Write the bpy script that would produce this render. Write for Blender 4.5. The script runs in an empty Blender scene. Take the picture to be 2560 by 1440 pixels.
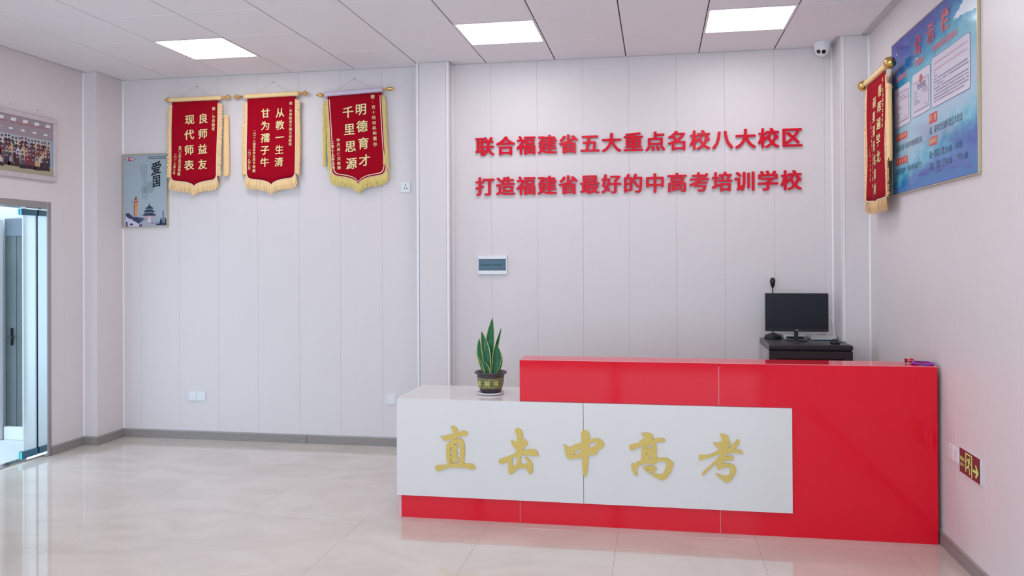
import bpy, bmesh, math, random
from mathutils import Vector, Matrix
random.seed(7)
PI = math.pi
SC = bpy.context.scene
COL = SC.collection

# ------------------------------------------------------------------ camera
cam_d = bpy.data.cameras.new('camera')
cam = bpy.data.objects.new('camera', cam_d)
COL.objects.link(cam)
SC.camera = cam
F_PX, YAW, PITCH, ROLL = 2038.47, 10.0521, -0.2745, -0.2835
y_, p_, r_ = (math.radians(a) for a in (YAW, PITCH, ROLL))
fwd = Vector((-math.sin(y_) * math.cos(p_), math.cos(y_) * math.cos(p_), -math.sin(p_)))
rgt = Vector((math.cos(y_), math.sin(y_), 0))
upv = rgt.cross(fwd)
rgt, upv = rgt * math.cos(r_) + upv * math.sin(r_), upv * math.cos(r_) - rgt * math.sin(r_)
m = Matrix.Identity(4)
for i in range(3):
    m[i][0], m[i][1], m[i][2] = rgt[i], upv[i], -fwd[i]
m[2][3] = 1.65
cam.matrix_world = m
cam_d.sensor_fit = 'HORIZONTAL'
cam_d.sensor_width = 36.0
cam_d.lens = F_PX / 2560 * 36.0
cam_d.shift_x = -0.9 / 2560
cam_d.shift_y = -82.45 / 2560
cam_d.clip_start = 0.05

# ------------------------------------------------------------------ world, light, exposure
world = bpy.data.worlds.new('world')
SC.world = world
world.use_nodes = True
bg = world.node_tree.nodes['Background']
bg.inputs['Color'].default_value = (0.62, 0.84, 1.0, 1)
bg.inputs['Strength'].default_value = 4.0
DAY_W = 22.0        # daylight through each rear shop-front bay
PANEL_E = 12.5       # radiance of the ceiling panel lights

def area(name, loc, rot, sx, sy, w, col):
    l = bpy.data.lights.new(name, 'AREA')
    l.shape = 'RECTANGLE'; l.size = sx; l.size_y = sy
    l.energy = w; l.color = col
    o = bpy.data.objects.new(name, l)
    o.location = loc; o.rotation_euler = rot
    COL.objects.link(o)
    return o
XN, XL, XR, YW, YR, H = -5.08, -4.948, 1.604, 6.92, -3.0, 3.35
for k in range(3):
    area('daylight', (-4.0 + 2.26 * k, YR - 0.02, 1.45), (PI / 2, 0, 0), 2.1, 2.6, DAY_W, (0.50, 0.80, 1.0))
SC.view_settings.view_transform = 'Standard'
SC.view_settings.look = 'None'
SC.view_settings.exposure = -0.38
SC.view_settings.gamma = 1.0
SC.view_settings.use_curve_mapping = False

# ------------------------------------------------------------------ materials
def lin(c):
    c /= 255.0
    return c / 12.92 if c <= 0.04045 else ((c + 0.055) / 1.055) ** 2.4
def rgb(r, g, b): return (lin(r), lin(g), lin(b), 1)
MATS = {}
def mat(name, color, rough=0.5, metal=0.0, spec=0.5, coat=0.0, vary=0.0, vscale=8.0, bump=0.0, bscale=60.0,
        stretch=(1, 1, 1), emit=None, estr=0.0, trans=0.0, ior=1.45, sheen=0.0, coords='Object'):
    if name in MATS: return MATS[name]
    m = bpy.data.materials.new(name); m.use_nodes = True
    nt = m.node_tree; b = nt.nodes['Principled BSDF']
    b.inputs['Base Color'].default_value = color
    b.inputs['Roughness'].default_value = rough
    b.inputs['Metallic'].default_value = metal
    b.inputs['Specular IOR Level'].default_value = spec
    b.inputs['Coat Weight'].default_value = coat
    b.inputs['Coat Roughness'].default_value = 0.05
    b.inputs['Transmission Weight'].default_value = trans
    b.inputs['IOR'].default_value = ior
    b.inputs['Sheen Weight'].default_value = sheen
    if emit:
        b.inputs['Emission Color'].default_value = emit
        b.inputs['Emission Strength'].default_value = estr
    if vary or bump:
        tc = nt.nodes.new('ShaderNodeTexCoord'); mp = nt.nodes.new('ShaderNodeMapping')
        mp.inputs['Scale'].default_value = stretch
        nt.links.new(tc.outputs[coords], mp.inputs['Vector'])
    if vary:
        n = nt.nodes.new('ShaderNodeTexNoise'); n.inputs['Scale'].default_value = vscale
        n.inputs['Detail'].default_value = 6
        nt.links.new(mp.outputs[0], n.inputs['Vector'])
        mx = nt.nodes.new('ShaderNodeMix'); mx.data_type = 'RGBA'
        dk = tuple(c * (1 - vary) for c in color[:3]) + (1,)
        lt = tuple(min(1, c * (1 + vary)) for c in color[:3]) + (1,)
        mx.inputs['A'].default_value = dk; mx.inputs['B'].default_value = lt
        nt.links.new(n.outputs['Fac'], mx.inputs['Factor'])
        nt.links.new(mx.outputs['Result'], b.inputs['Base Color'])
    if bump:
        n2 = nt.nodes.new('ShaderNodeTexNoise'); n2.inputs['Scale'].default_value = bscale
        n2.inputs['Detail'].default_value = 4
        nt.links.new(mp.outputs[0], n2.inputs['Vector'])
        bp = nt.nodes.new('ShaderNodeBump'); bp.inputs['Strength'].default_value = bump
        bp.inputs['Distance'].default_value = 0.004
        nt.links.new(n2.outputs['Fac'], bp.inputs['Height'])
        nt.links.new(bp.outputs[0], b.inputs['Normal'])
    MATS[name] = m
    return m

WALL = mat('wall_panel_vinyl', (0.755, 0.685, 0.69, 1), rough=0.38, spec=0.35, vary=0.015, vscale=3, bump=0.12, bscale=40, stretch=(6, 6, 0.15), coords='Object')
CORNER = mat('corner_trim_white', (0.86, 0.82, 0.84, 1), rough=0.3)
CEIL = mat('ceiling_tile_metal', (0.89, 0.84, 0.86, 1), rough=0.55, vary=0.02, vscale=2)
CEILDK = mat('ceiling_gap', (0.10, 0.09, 0.10, 1), rough=0.8)
ANGLE = mat('ceiling_angle_trim', (0.60, 0.56, 0.58, 1), rough=0.45)
GROUT = mat('floor_joint', (0.58, 0.51, 0.46, 1), rough=0.7)
WHITE = mat('white_laminate', (0.745, 0.705, 0.69, 1), rough=0.12, spec=0.5)
RED = mat('red_laminate', (0.77, 0.004, 0.022, 1), rough=0.07, spec=0.34)
PINKEDGE = mat('pink_edge_band', (0.80, 0.42, 0.48, 1), rough=0.2)
WEDGE = mat('white_edge_band', (0.86, 0.80, 0.82, 1), rough=0.2)
SEAMW = mat('panel_seam_dark', (0.10, 0.10, 0.11, 1), rough=0.6)
GOLDM = mat('gold_acrylic', (0.68, 0.49, 0.13, 1), rough=0.45, metal=0.1, vary=0.10, vscale=120, bump=0.1, bscale=200)
LETTER = mat('red_acrylic', (0.70, 0.005, 0.025, 1), rough=0.18, spec=0.25)
VELVET = mat('red_velvet', (0.37, 0.002, 0.014, 1), rough=0.95, spec=0.1, sheen=0.03, vary=0.06, vscale=30)
FRINGE = mat('apricot_fringe', (1.0, 0.66, 0.34, 1), rough=0.8, vary=0.06, vscale=60)
FRINGE2 = mat('yellow_fringe', (0.80, 0.62, 0.20, 1), rough=0.7, vary=0.2, vscale=60)
SLEEVE = mat('pale_yellow_velvet', (0.98, 0.68, 0.34, 1), rough=0.9, vary=0.06, vscale=30)
LILAC = mat('lilac_satin', (0.66, 0.56, 0.70, 1), rough=0.5, vary=0.15, vscale=40)
PIPING = mat('cream_piping', (0.86, 0.72, 0.55, 1), rough=0.6)
PINKPIPE = mat('pink_piping', (0.85, 0.50, 0.42, 1), rough=0.6)
GOLDTXT = mat('gold_lettering', (0.86, 0.70, 0.34, 1), rough=0.55, vary=0.1, vscale=150)
BRASS = mat('polished_brass', (0.76, 0.48, 0.15, 1), rough=0.16, metal=1.0)
BRASS2 = mat('amber_gilt_plastic', (0.72, 0.42, 0.16, 1), rough=0.3, metal=0.5)
CORD = mat('pale_cord', (0.62, 0.55, 0.48, 1), rough=0.8)
PLASTIC = mat('white_plastic', (0.80, 0.79, 0.82, 1), rough=0.25)
SLOT = mat('dark_slot', (0.03, 0.03, 0.03, 1), rough=0.6)
STEEL = mat('brushed_steel', (0.40, 0.37, 0.38, 1), rough=0.32, metal=0.7, vary=0.08, vscale=10, stretch=(20, 20, 0.4))
STEELB = mat('bright_steel', (0.75, 0.76, 0.78, 1), rough=0.12, metal=1.0)
TEALGLASS = mat('teal_glass_rail', (0.015, 0.13, 0.22, 1), rough=0.15, coat=0.5)
TEALEDGE = mat('glass_edge_cyan', (0.15, 0.62, 0.75, 1), rough=0.2)
DARKEDGE = mat('glass_joint_dark', (0.03, 0.07, 0.09, 1), rough=0.3)
FROST = mat('frosted_glass', (0.86, 0.93, 0.95, 1), rough=0.6, trans=0.55, ior=1.1)
BLK = mat('black_plastic', (0.012, 0.013, 0.018, 1), rough=0.3)
SCREEN = mat('black_screen', (0.010, 0.012, 0.018, 1), rough=0.35, spec=0.3)
RACKM = mat('black_rack_steel', (0.030, 0.028, 0.032, 1), rough=0.28)
RACKSIDE = mat('grey_rack_side', (0.44, 0.40, 0.43, 1), rough=0.35)
RACKGLASS = mat('smoked_glass', (0.02, 0.012, 0.014, 1), rough=0.06)
LABELW = mat('pale_logo_print', (0.60, 0.66, 0.70, 1), rough=0.5)
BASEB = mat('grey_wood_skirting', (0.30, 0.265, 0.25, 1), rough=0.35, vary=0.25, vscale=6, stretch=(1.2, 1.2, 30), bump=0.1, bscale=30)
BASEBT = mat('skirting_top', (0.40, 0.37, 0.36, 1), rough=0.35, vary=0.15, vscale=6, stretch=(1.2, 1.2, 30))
BREAK = mat('smoked_blue_cover', (0.030, 0.075, 0.125, 1), rough=0.12)
BREAK2 = mat('breaker_blue', (0.015, 0.05, 0.09, 1), rough=0.3)
POT = mat('dark_plastic_pot', (0.062, 0.050, 0.056, 1), rough=0.38, vary=0.15)
POTGOLD = mat('pot_gilt', (0.46, 0.42, 0.14, 1), rough=0.4)
SOIL = mat('potting_soil', (0.06, 0.03, 0.02, 1), rough=0.95, vary=0.4, vscale=60)
SAUCER = mat('saucer_white', (0.78, 0.74, 0.77, 1), rough=0.3)
LEAFG = mat('leaf_green', (0.018, 0.135, 0.062, 1), rough=0.45, vary=0.55, vscale=9, stretch=(3, 3, 14))
LEAFY = mat('leaf_margin_yellow', (0.55, 0.60, 0.17, 1), rough=0.45)
LEAFTIP = mat('leaf_tip_brown', (0.10, 0.045, 0.04, 1), rough=0.6)
PURPLE = mat('purple_coil', (0.36, 0.05, 0.50, 1), rough=0.3)
KEYM = mat('key_steel', (0.66, 0.66, 0.66, 1), rough=0.35, metal=0.9)
REDPL = mat('red_plastic', (0.60, 0.012, 0.04, 1), rough=0.3)
OUTW = mat('outside_white_wall', (0.66, 0.66, 0.66, 1), rough=0.7)
OUTD = mat('outside_grey_door', (0.10, 0.115, 0.12, 1), rough=0.5, vary=0.25, vscale=5)
OUTL = mat('outside_blue_lintel', (0.14, 0.16, 0.20, 1), rough=0.5, vary=0.1)
OUTP = mat('outside_paving', (0.66, 0.66, 0.66, 1), rough=0.6)
DARKGL = mat('dark_lens', (0.02, 0.016, 0.012, 1), rough=0.1)
LENSRING = mat('lens_glint', (0.30, 0.27, 0.24, 1), rough=0.2, metal=0.5)

def floor_material():
    m = bpy.data.materials.new('polished_beige_tile'); m.use_nodes = True
    nt = m.node_tree; b = nt.nodes['Principled BSDF']
    tc = nt.nodes.new('ShaderNodeTexCoord')
    mp = nt.nodes.new('ShaderNodeMapping'); mp.inputs['Rotation'].default_value = (0, 0, 0.5); mp.inputs['Scale'].default_value = (1.0, 1.8, 1)
    nt.links.new(tc.outputs['Generated'], mp.inputs[0])
    geo = nt.nodes.new('ShaderNodeNewGeometry')
    nt.links.new(geo.outputs['Position'], mp.inputs[0])
    n = nt.nodes.new('ShaderNodeTexNoise'); n.inputs['Scale'].default_value = 1.6; n.inputs['Detail'].default_value = 9; n.inputs['Distortion'].default_value = 1.2
    nt.links.new(mp.outputs[0], n.inputs['Vector'])
    r = nt.nodes.new('ShaderNodeValToRGB'); r.color_ramp.elements[0].position = 0.35; r.color_ramp.elements[1].position = 0.62
    r.color_ramp.elements[0].color = (0.62, 0.535, 0.48, 1); r.color_ramp.elements[1].color = (0.69, 0.605, 0.55, 1)
    nt.links.new(n.outputs['Fac'], r.inputs[0])
    nt.links.new(r.outputs[0], b.inputs['Base Color'])
    b.inputs['Roughness'].default_value = 0.05
    b.inputs['Specular IOR Level'].default_value = 0.5
    b.inputs['IOR'].default_value = 1.65
    n2 = nt.nodes.new('ShaderNodeTexNoise'); n2.inputs['Scale'].default_value = 2.5; n2.inputs['Detail'].default_value = 2
    nt.links.new(geo.outputs['Position'], n2.inputs['Vector'])
    bp = nt.nodes.new('ShaderNodeBump'); bp.inputs['Strength'].default_value = 0.025; bp.inputs['Distance'].default_value = 0.01
    nt.links.new(n2.outputs['Fac'], bp.inputs['Height']); nt.links.new(bp.outputs[0], b.inputs['Normal'])
    return m
FLOORM = floor_material()
DIFFUSER = mat('panel_light_diffuser', (0.9, 0.9, 0.9, 1), rough=0.5, emit=(0.97, 0.97, 1.0, 1), estr=PANEL_E)
LFRAME = mat('panel_light_frame', (0.80, 0.74, 0.77, 1), rough=0.4)

# ------------------------------------------------------------------ mesh helpers
class MB:
    def __init__(s): s.v = []; s.f = []; s.mi = []; s.sm = []; s.mats = []
    def midx(s, m):
        if m not in s.mats: s.mats.append(m)
        return s.mats.index(m)
    def add(s, verts, faces, m, smooth=False):
        o = len(s.v); i = s.midx(m)
        s.v += [tuple(v) for v in verts]
        for f in faces:
            s.f.append(tuple(o + k for k in f)); s.mi.append(i); s.sm.append(smooth)
        return s
    def box(s, x0, x1, y0, y1, z0, z1, m, bev=0.0):
        if x0 > x1: x0, x1 = x1, x0
        if y0 > y1: y0, y1 = y1, y0
        if z0 > z1: z0, z1 = z1, z0
        if bev <= 0:
            v = [(x, y, z) for x in (x0, x1) for y in (y0, y1) for z in (z0, z1)]
            f = [(0, 1, 3, 2), (4, 6, 7, 5), (0, 4, 5, 1), (2, 3, 7, 6), (0, 2, 6, 4), (1, 5, 7, 3)]
            return s.add(v, f, m)
        bm = bmesh.new()
        bmesh.ops.create_cube(bm, size=1)
        for v in bm.verts:
            v.co = Vector(((x0 + x1) / 2 + v.co.x * (x1 - x0), (y0 + y1) / 2 + v.co.y * (y1 - y0), (z0 + z1) / 2 + v.co.z * (z1 - z0)))
        bmesh.ops.bevel(bm, geom=bm.edges[:], offset=bev, segments=1, affect='EDGES')
        bm.verts.index_update()
        s.add([v.co[:] for v in bm.verts], [[v.index for v in f.verts] for f in bm.faces], m)
        bm.free(); return s
    def lathe(s, prof, c, m, axis='z', n=24, smooth=True, cap=True):
        vs = []; N = len(prof)
        for (r, h) in prof:
            for k in range(n):
                a = 2 * PI * k / n; p, q = r * math.cos(a), r * math.sin(a)
                if axis == 'z': vs.append((c[0] + p, c[1] + q, c[2] + h))
                elif axis == 'x': vs.append((c[0] + h, c[1] + p, c[2] + q))
                else: vs.append((c[0] + p, c[1] + h, c[2] + q))
        fs = [(i * n + k, i * n + (k + 1) % n, (i + 1) * n + (k + 1) % n, (i + 1) * n + k) for i in range(N - 1) for k in range(n)]
        s.add(vs, fs, m, smooth)
        if cap:
            s.add(vs[:n], [tuple(range(n))[::-1]], m); s.add(vs[-n:], [tuple(range(n))], m)
        return s
    def tube(s, pts, r, m, n=8, smooth=True):
        pts = [Vector(p) for p in pts]; vs = []; u = None
        for i, p in enumerate(pts):
            t = (pts[min(i + 1, len(pts) - 1)] - pts[max(i - 1, 0)])
            if t.length < 1e-9: t = Vector((0, 0, 1))
            t.normalize()
            if u is None:
                u = t.cross(Vector((0, 0, 1)))
                if u.length < 0.05: u = t.cross(Vector((1, 0, 0)))
            else: u = u - t * u.dot(t)
            u.normalize()
            w = t.cross(u); rr = r[i] if isinstance(r, (list, tuple)) else r
            for k in range(n):
                a = 2 * PI * k / n
                vs.append((p + u * (rr * math.cos(a)) + w * (rr * math.sin(a)))[:])
        N = len(pts)
        fs = [(i * n + k, i * n + (k + 1) % n, (i + 1) * n + (k + 1) % n, (i + 1) * n + k) for i in range(N - 1) for k in range(n)]
        fs += [tuple(range(n))[::-1], tuple((N - 1) * n + k for k in range(n))]
        return s.add(vs, fs, m, smooth)
    def poly(s, pts, y, m):          # flat n-gon in the x-z plane facing -y
        a = sum(pts[i][0] * pts[(i + 1) % len(pts)][1] - pts[(i + 1) % len(pts)][0] * pts[i][1] for i in range(len(pts)))
        if a < 0: pts = pts[::-1]
        return s.add([(p[0], y, p[1]) for p in pts], [tuple(range(len(pts)))], m)
    def rect(s, x0, x1, z0, z1, y, m): return s.poly([(x0, z0), (x1, z0), (x1, z1), (x0, z1)], y, m)
    def build(s, name, parent=None, label=None, kind=None, loc=None):
        me = bpy.data.meshes.new(name)
        me.from_pydata(s.v, [], s.f)
        for mm in s.mats: me.materials.append(mm)
        me.polygons.foreach_set('material_index', s.mi)
        me.polygons.foreach_set('use_smooth', s.sm)
        me.update()
        o = bpy.data.objects.new(name, me); COL.objects.link(o)
        if parent: o.parent = parent
        if loc: o.location = loc
        if label: o['label'] = label
        if kind: o['kind'] = kind
        return o
def thing(name, label, cat, loc=(0, 0, 0), rz=0.0, group=None):
    o = bpy.data.objects.new(name, None); COL.objects.link(o)
    o.empty_display_size = 0.1
    o.location = loc; o.rotation_euler = (0, 0, rz)
    o['label'] = label; o['category'] = cat
    if group: o['group'] = group
    return o
def tag(o, label, cat, group=None):
    o['label'] = label; o['category'] = cat
    if group: o['group'] = group
    return o
def struct(name, mb): return mb.build(name, kind='structure')
def inst(name, me, parent, loc=(0, 0, 0)):
    o = bpy.data.objects.new(name, me); COL.objects.link(o); o.parent = parent; o.location = loc
    return o

# ------------------------------------------------------------------ lettering (Blender's own built-in font)
def curve_mesh(cu):
    o = bpy.data.objects.new('tmp', cu); COL.objects.link(o)
    dg = bpy.context.evaluated_depsgraph_get()
    me = o.evaluated_get(dg).to_mesh()
    v = [vv.co[:] for vv in me.vertices]; f = [tuple(p.vertices) for p in me.polygons]
    o.evaluated_get(dg).to_mesh_clear()
    bpy.data.objects.remove(o)
    return v, f
GL = {}
def glyph(ch, bold=0.0, ext=0.0, res=3):
    k = (ch, bold, ext)
    if k not in GL and bold:           # heavier strokes: the glyph laid over itself with small shifts
        v0, f0 = glyph(ch, 0.0, ext, res); V, Fc = [], []
        for i, (dx, dy) in enumerate(((0, 0), (1, 0), (-1, 0), (0, .6), (0, -.6), (.8, .5), (-.8, .5), (.8, -.5), (-.8, -.5))):
            o = len(V); V += [(a[0] + dx * bold, a[1] + dy * bold, a[2] + 0.0012 * i) for a in v0]; Fc += [tuple(i + o for i in f) for f in f0]
        GL[k] = (V, Fc)
    if k not in GL:
        cu = bpy.data.curves.new('t', 'FONT'); cu.body = ch; cu.size = 1; cu.extrude = ext
        cu.resolution_u = res; cu.fill_mode = 'BOTH' if ext else 'FRONT'
        v, f = curve_mesh(cu)
        bpy.data.curves.remove(cu)
        GL[k] = (v, f)
    return GL[k]
_v, _f = glyph('国')
REFC = ((min(v[0] for v in _v) + max(v[0] for v in _v)) / 2, (min(v[1] for v in _v) + max(v[1] for v in _v)) / 2)
REFH = max(v[1] for v in _v) - min(v[1] for v in _v)
def put_char(mb, ch, x, z, size, y, m, bold=0.0, ext=0.0, wx=1.0, shear=0.0, yf=None, latin=False):
    """centre a character at x,z; size is the height of a full square character"""
    v, f = glyph(ch, bold, ext)
    if not v: return
    cx, cy = REFC
    if latin: cx = (min(p[0] for p in v) + max(p[0] for p in v)) / 2
    k = size / REFH
    out = []
    for p in v:
        a, b = (p[0] - cx) * k * wx, (p[1] - cy) * k
        X, Z = x + a, z + b + a * shear
        out.append((X, (y - p[2] * k - ext * k) + (yf(X, Z) if yf else 0), Z))
    mb.add(out, f, m)
def put_row(mb, txt, x0, x1, z, size, y, m, bold=0.0, wx=1.0):
    wide = lambda c: 0.56 if ord(c) < 128 else 1.0
    tot = sum(wide(c) for c in txt); p = (x1 - x0) / tot; x = x0
    for c in txt:
        w = wide(c) * p
        if c != ' ': put_char(mb, c, x + w / 2, z, size, y, m, bold, wx=wx, latin=ord(c) < 128)
        x += w
def put_col(mb, txt, x, z0, z1, size, y, m, bold=0.0, wx=1.0, x1=None, yf=None, shear=0.0):
    n = len(txt)
    for i, c in enumerate(txt):
        if c == ' ': continue
        t = i / max(1, n - 1)
        put_char(mb, c, x + ((x1 - x) * t if x1 is not None else 0), z0 + (z1 - z0) * t, size, y, m, bold, wx=wx, yf=yf, shear=shear)

# ================================================================== SETTING
# ---- floor
mb = MB(); mb.box(XN - 0.2, XR + 0.12, YR - 0.2, YW + 0.12, -0.06, -0.004, GROUT)
floor = struct('floor', mb)
xs = [XN - 0.2 if False else XN] + [x for x in [-3.44 - 0.8 * k for k in (2, 1)] if x > XN + 0.05] + [-3.44 + 0.8 * k for k in range(0, 7)] + [XR]
xs = sorted(set(round(x, 4) for x in xs if XN <= x <= XR))
ys = sorted(set([YR, YW] + [round(4.94 + 0.8 * k, 4) for k in range(-9, 3)]))
cache = {}
def slab(w, d, mtl, t=0.01, bev=0.0008, gap=0.0005):
    k = (round(w, 3), round(d, 3), mtl.name)
    if k not in cache:
        q = MB(); q.box(gap, w - gap, gap, d - gap, -t, 0, mtl, bev)
        o = q.build('tmp'); cache[k] = o.data; bpy.data.objects.remove(o)
    return cache[k]
for i in range(len(xs) - 1):
    for j in range(len(ys) - 1):
        if xs[i + 1] - xs[i] > 0.02:
            inst('floor_tile', slab(xs[i + 1] - xs[i], ys[j + 1] - ys[j], FLOORM), floor, (xs[i], ys[j], random.uniform(-0.0004, 0)))

# ---- ceiling with square metal tiles and flush lights
mb = MB(); mb.box(XN - 0.2, XR + 0.12, YR - 0.2, YW + 0.12, H + 0.012, H + 0.10, CEILDK)
ceiling = struct('ceiling', mb)
OX, OY, G = -4.448, 6.325, 0.6
gx = [XN] + [OX + G * k for k in range(0, 11)] + [XR]
gy = [YR] + [OY - G * k for k in range(15, -1, -1)] + [YW]
LIGHTC = {1: 0, 5: 0, 8: 0}
def ceil_tile(w, d):
    k = ('c', round(w, 3), round(d, 3))
    if k not in cache:
        q = MB(); q.box(0.0040, w - 0.0040, 0.0014, d - 0.0014, 0, 0.011, CEIL, 0.0030)
        o = q.build('tmp'); cache[k] = o.data; bpy.data.objects.remove(o)
    return cache[k]
light_cells = []
for i in range(len(gx) - 1):
    for j in range(len(gy) - 1):
        w, d = gx[i + 1] - gx[i], gy[j + 1] - gy[j]
        if w < 0.1: continue
        row = len(gy) - 2 - j      # 0 = against the back wall
        if (i - 1) in LIGHTC and row in (1, 5, 9, 13):
            light_cells.append((gx[i], gy[j], i, row)); continue
        inst('ceiling_tile', ceil_tile(w, d), ceiling, (gx[i], gy[j], H + random.uniform(-0.0007, 0.0007)))
lab = {2: 'square ceiling panel light above the red pennants, leftmost of the three lit panels',
       6: 'square ceiling panel light in the middle, above the left part of the red slogan',
       9: 'square ceiling panel light at the right, nearest the blue notice board'}
rowlab = {5: 'first', 9: 'second', 13: 'third'}
for (x, y, i, row) in light_cells:
    L = lab[i] if row == 1 else '%s square panel light back from the lit %s panel, over the front of the hall' % (rowlab[row], {2: 'left', 6: 'middle', 9: 'right'}[i])
    t = thing('ceiling_panel_light', L, 'ceiling light', (x + 0.3, y + 0.3, H), 0, 'square ceiling panel lights')
    q = MB(); e = 0.298; n_ = 0.282
    for a in ((-e, e, -e, -n_), (-e, e, n_, e), (-e, -n_, -n_, n_), (n_, e, -n_, n_)):
        q.box(a[0], a[1], a[2], a[3], -0.002, 0.011, LFRAME)
    q.build('light_frame', t)
    q = MB(); c = 0.012; P = []
    for (sx, sy, a0) in ((1, 1, 0), (-1, 1, 90), (-1, -1, 180), (1, -1, 270)):
        for s_ in range(5):
            a = math.radians(a0 + 90 * s_ / 4)
            P.append((sx * (n_ - c) + c * math.cos(a), sy * (n_ - c) + c * math.sin(a)))
    n = len(P)
    q.add([(p[0], p[1], 0.0005) for p in P] + [(p[0], p[1], 0.006) for p in P],
          [tuple(range(n))[::-1], tuple(range(n, 2 * n))] + [(k, (k + 1) % n, n + (k + 1) % n, n + k) for k in range(n)], DIFFUSER)
    q.build('diffuser', t)

# ---- walls : backing slab + individual vertical panels with a fine V groove
def panel_mesh(w, h, t=0.012, bev=0.0019):
    k = ('p', round(w, 3), round(h, 3), bev)
    if k not in cache:
        q = MB(); q.box(0.0002, w - 0.0002, 0, t, 0, h, WALL, bev)
        o = q.build('tmp'); cache[k] = o.data; bpy.data.objects.remove(o)
    return cache[k]
def panels(wall, edges, place, h=H, rz=0.0, z0=0.0):
    for a, b in zip(edges[:-1], edges[1:]):
        if b - a < 0.01: continue
        o = inst('wall_panel', panel_mesh(b - a, h - z0, bev=0.0019 if not rz else 0.0009), wall, place(a, b)); o.rotation_euler = (0, 0, rz)
        if z0: o.location.z = z0
mb = MB(); mb.box(XL - 0.2, XR + 0.1, YW + 0.012, YW + 0.12, 0, H + 0.05, WALL)
wall_back = struct('wall_back', mb)
bl = [XL, -4.765, -4.37, -3.975, -3.583, -3.183, -2.79, -2.40, -2.035]
br = [-1.79, -1.409, -1.006, -0.615, -0.227, 0.164, 0.555, 0.948, 1.338, 1.42]
panels(wall_back, bl, lambda a, b: (a, YW, 0)); panels(wall_back, br, lambda a, b: (a, YW, 0))
# middle column
MX0, MX1, MY = -2.045, -1.755, 6.80
mb = MB(); mb.box(MX0 + 0.012, MX1 - 0.012, MY + 0.012, YW + 0.02, 0, H, WALL)
wc = struct('wall_column', mb)
o = inst('wall_panel', panel_mesh(0.29 - 0.048, H), wc, (MX0 + 0.024, MY, 0))
o = inst('wall_panel', panel_mesh(0.105, H), wc, (MX1, MY + 0.014, 0)); o.rotation_euler = (0, 0, PI / 2)
o = inst('wall_panel', panel_mesh(0.105, H), wc, (MX0, MY + 0.119, 0)); o.rotation_euler = (0, 0, -PI / 2)
def corner(name_i, x, y, sx, sy, z0=0.078, z1=H, w=0.022):
    q = MB(); e = 0.0025
    q.box(x - (0 if sx < 0 else w), x + (w if sx < 0 else 0), y - e, y + 0.001, z0, z1, CORNER)
    q.box(x - e if sx < 0 else x - 0.001, x + 0.001 if sx < 0 else x + e, y - e, y + w, z0, z1, CORNER)
    q.build('trim_%d' % name_i, kind='structure')
corner(1, MX0, MY, -1, 1); corner(2, MX1, MY, 1, 1)
# coarse joint seen on the column corner strips
q = MB(); q.box(MX0 - 0.004, MX0 + 0.022, MY - 0.0045, MY, 3.035, 3.04, CEIL); q.box(MX1 - 0.022, MX1 + 0.004, MY - 0.0045, MY, 3.035, 3.04, CEIL)
q.build('trim_3', kind='structure')
# right corner column
CX0, CY = 1.40, 6.60
mb = MB(); mb.box(CX0 + 0.012, XR + 0.05, CY + 0.012, YW + 0.02, 0, H, WALL)
wc2 = struct('wall_column', mb)
inst('wall_panel', panel_mesh(XR - CX0 - 0.0225, H), wc2, (CX0 + 0.0225, CY, 0))
o = inst('wall_panel', panel_mesh(YW - CY - 0.024, H), wc2, (CX0, YW - 0.0, 0)); o.rotation_euler = (0, 0, -PI / 2)
corner(4, CX0, CY, -1, 1)
# right wall
mb = MB(); mb.box(XR + 0.012, XR + 0.12, YR, YW + 0.1, 0, H + 0.05, WALL)
wall_right = struct('wall_right', mb)
e = [4.03 + 0.39 * k for k in range(-18, 7)]; e = [YR] + [a for a in e if a > YR + 0.05 and a < CY - 0.05] + [CY]
panels(wall_right, e, lambda a, b: (XR, b, 0), rz=-PI / 2)
# left wall with door opening
DY0, DY1, DZ = 4.25, 6.108, 2.10
mb = MB()
mb.box(XN - 0.2, XN - 0.012, DY1 + 0.04, YW + 0.1, 0, H + 0.05, WALL)
mb.box(XN - 0.2, XN - 0.012, YR, DY0 - 0.04, 0, H + 0.05, WALL)
mb.box(XN - 0.2, XN - 0.012, DY0 - 0.04, DY1 + 0.04, DZ + 0.05, H + 0.05, WALL)
wall_left = struct('wall_left', mb)
e = [DY1 + 0.04, 6.31, 6.55]
panels(wall_left, e, lambda a, b: (XN, a, 0), rz=PI / 2) if False else None
for a, b in zip(e[:-1], e[1:]):
    o = inst('wall_panel', panel_mesh(b - a, H, bev=0.0009), wall_left, (XN, a, 0)); o.rotation_euler = (0, 0, PI / 2)
k = DY0 - 0.04
while k > YR + 0.01:
    b = max(YR, k - 0.39)
    o = inst('wall_panel', panel_mesh(k - b, H, bev=0.0009), wall_left, (XN, b, 0)); o.rotation_euler = (0, 0, PI / 2); k = b
k = DY0 - 0.04
while k < DY1 + 0.035:
    b = min(DY1 + 0.04, k + 0.39)
    o = inst('wall_panel', panel_mesh(b - k, H - DZ - 0.05, bev=0.0009), wall_left, (XN, k, DZ + 0.05)); o.rotation_euler = (0, 0, PI / 2); k = b
# left corner column
mb = MB(); mb.box(XN - 0.1, XL - 0.012, 6.55 + 0.012, YW + 0.05, 0, H, WALL)
wc3 = struct('wall_column', mb)
inst('wall_panel', panel_mesh(XL - XN - 0.002, H), wc3, (XN, 6.55, 0))
o = inst('wall_panel', panel_mesh(YW - 6.55, H), wc3, (XL, 6.55, 0)); o.rotation_euler = (0, 0, PI / 2)
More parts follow.
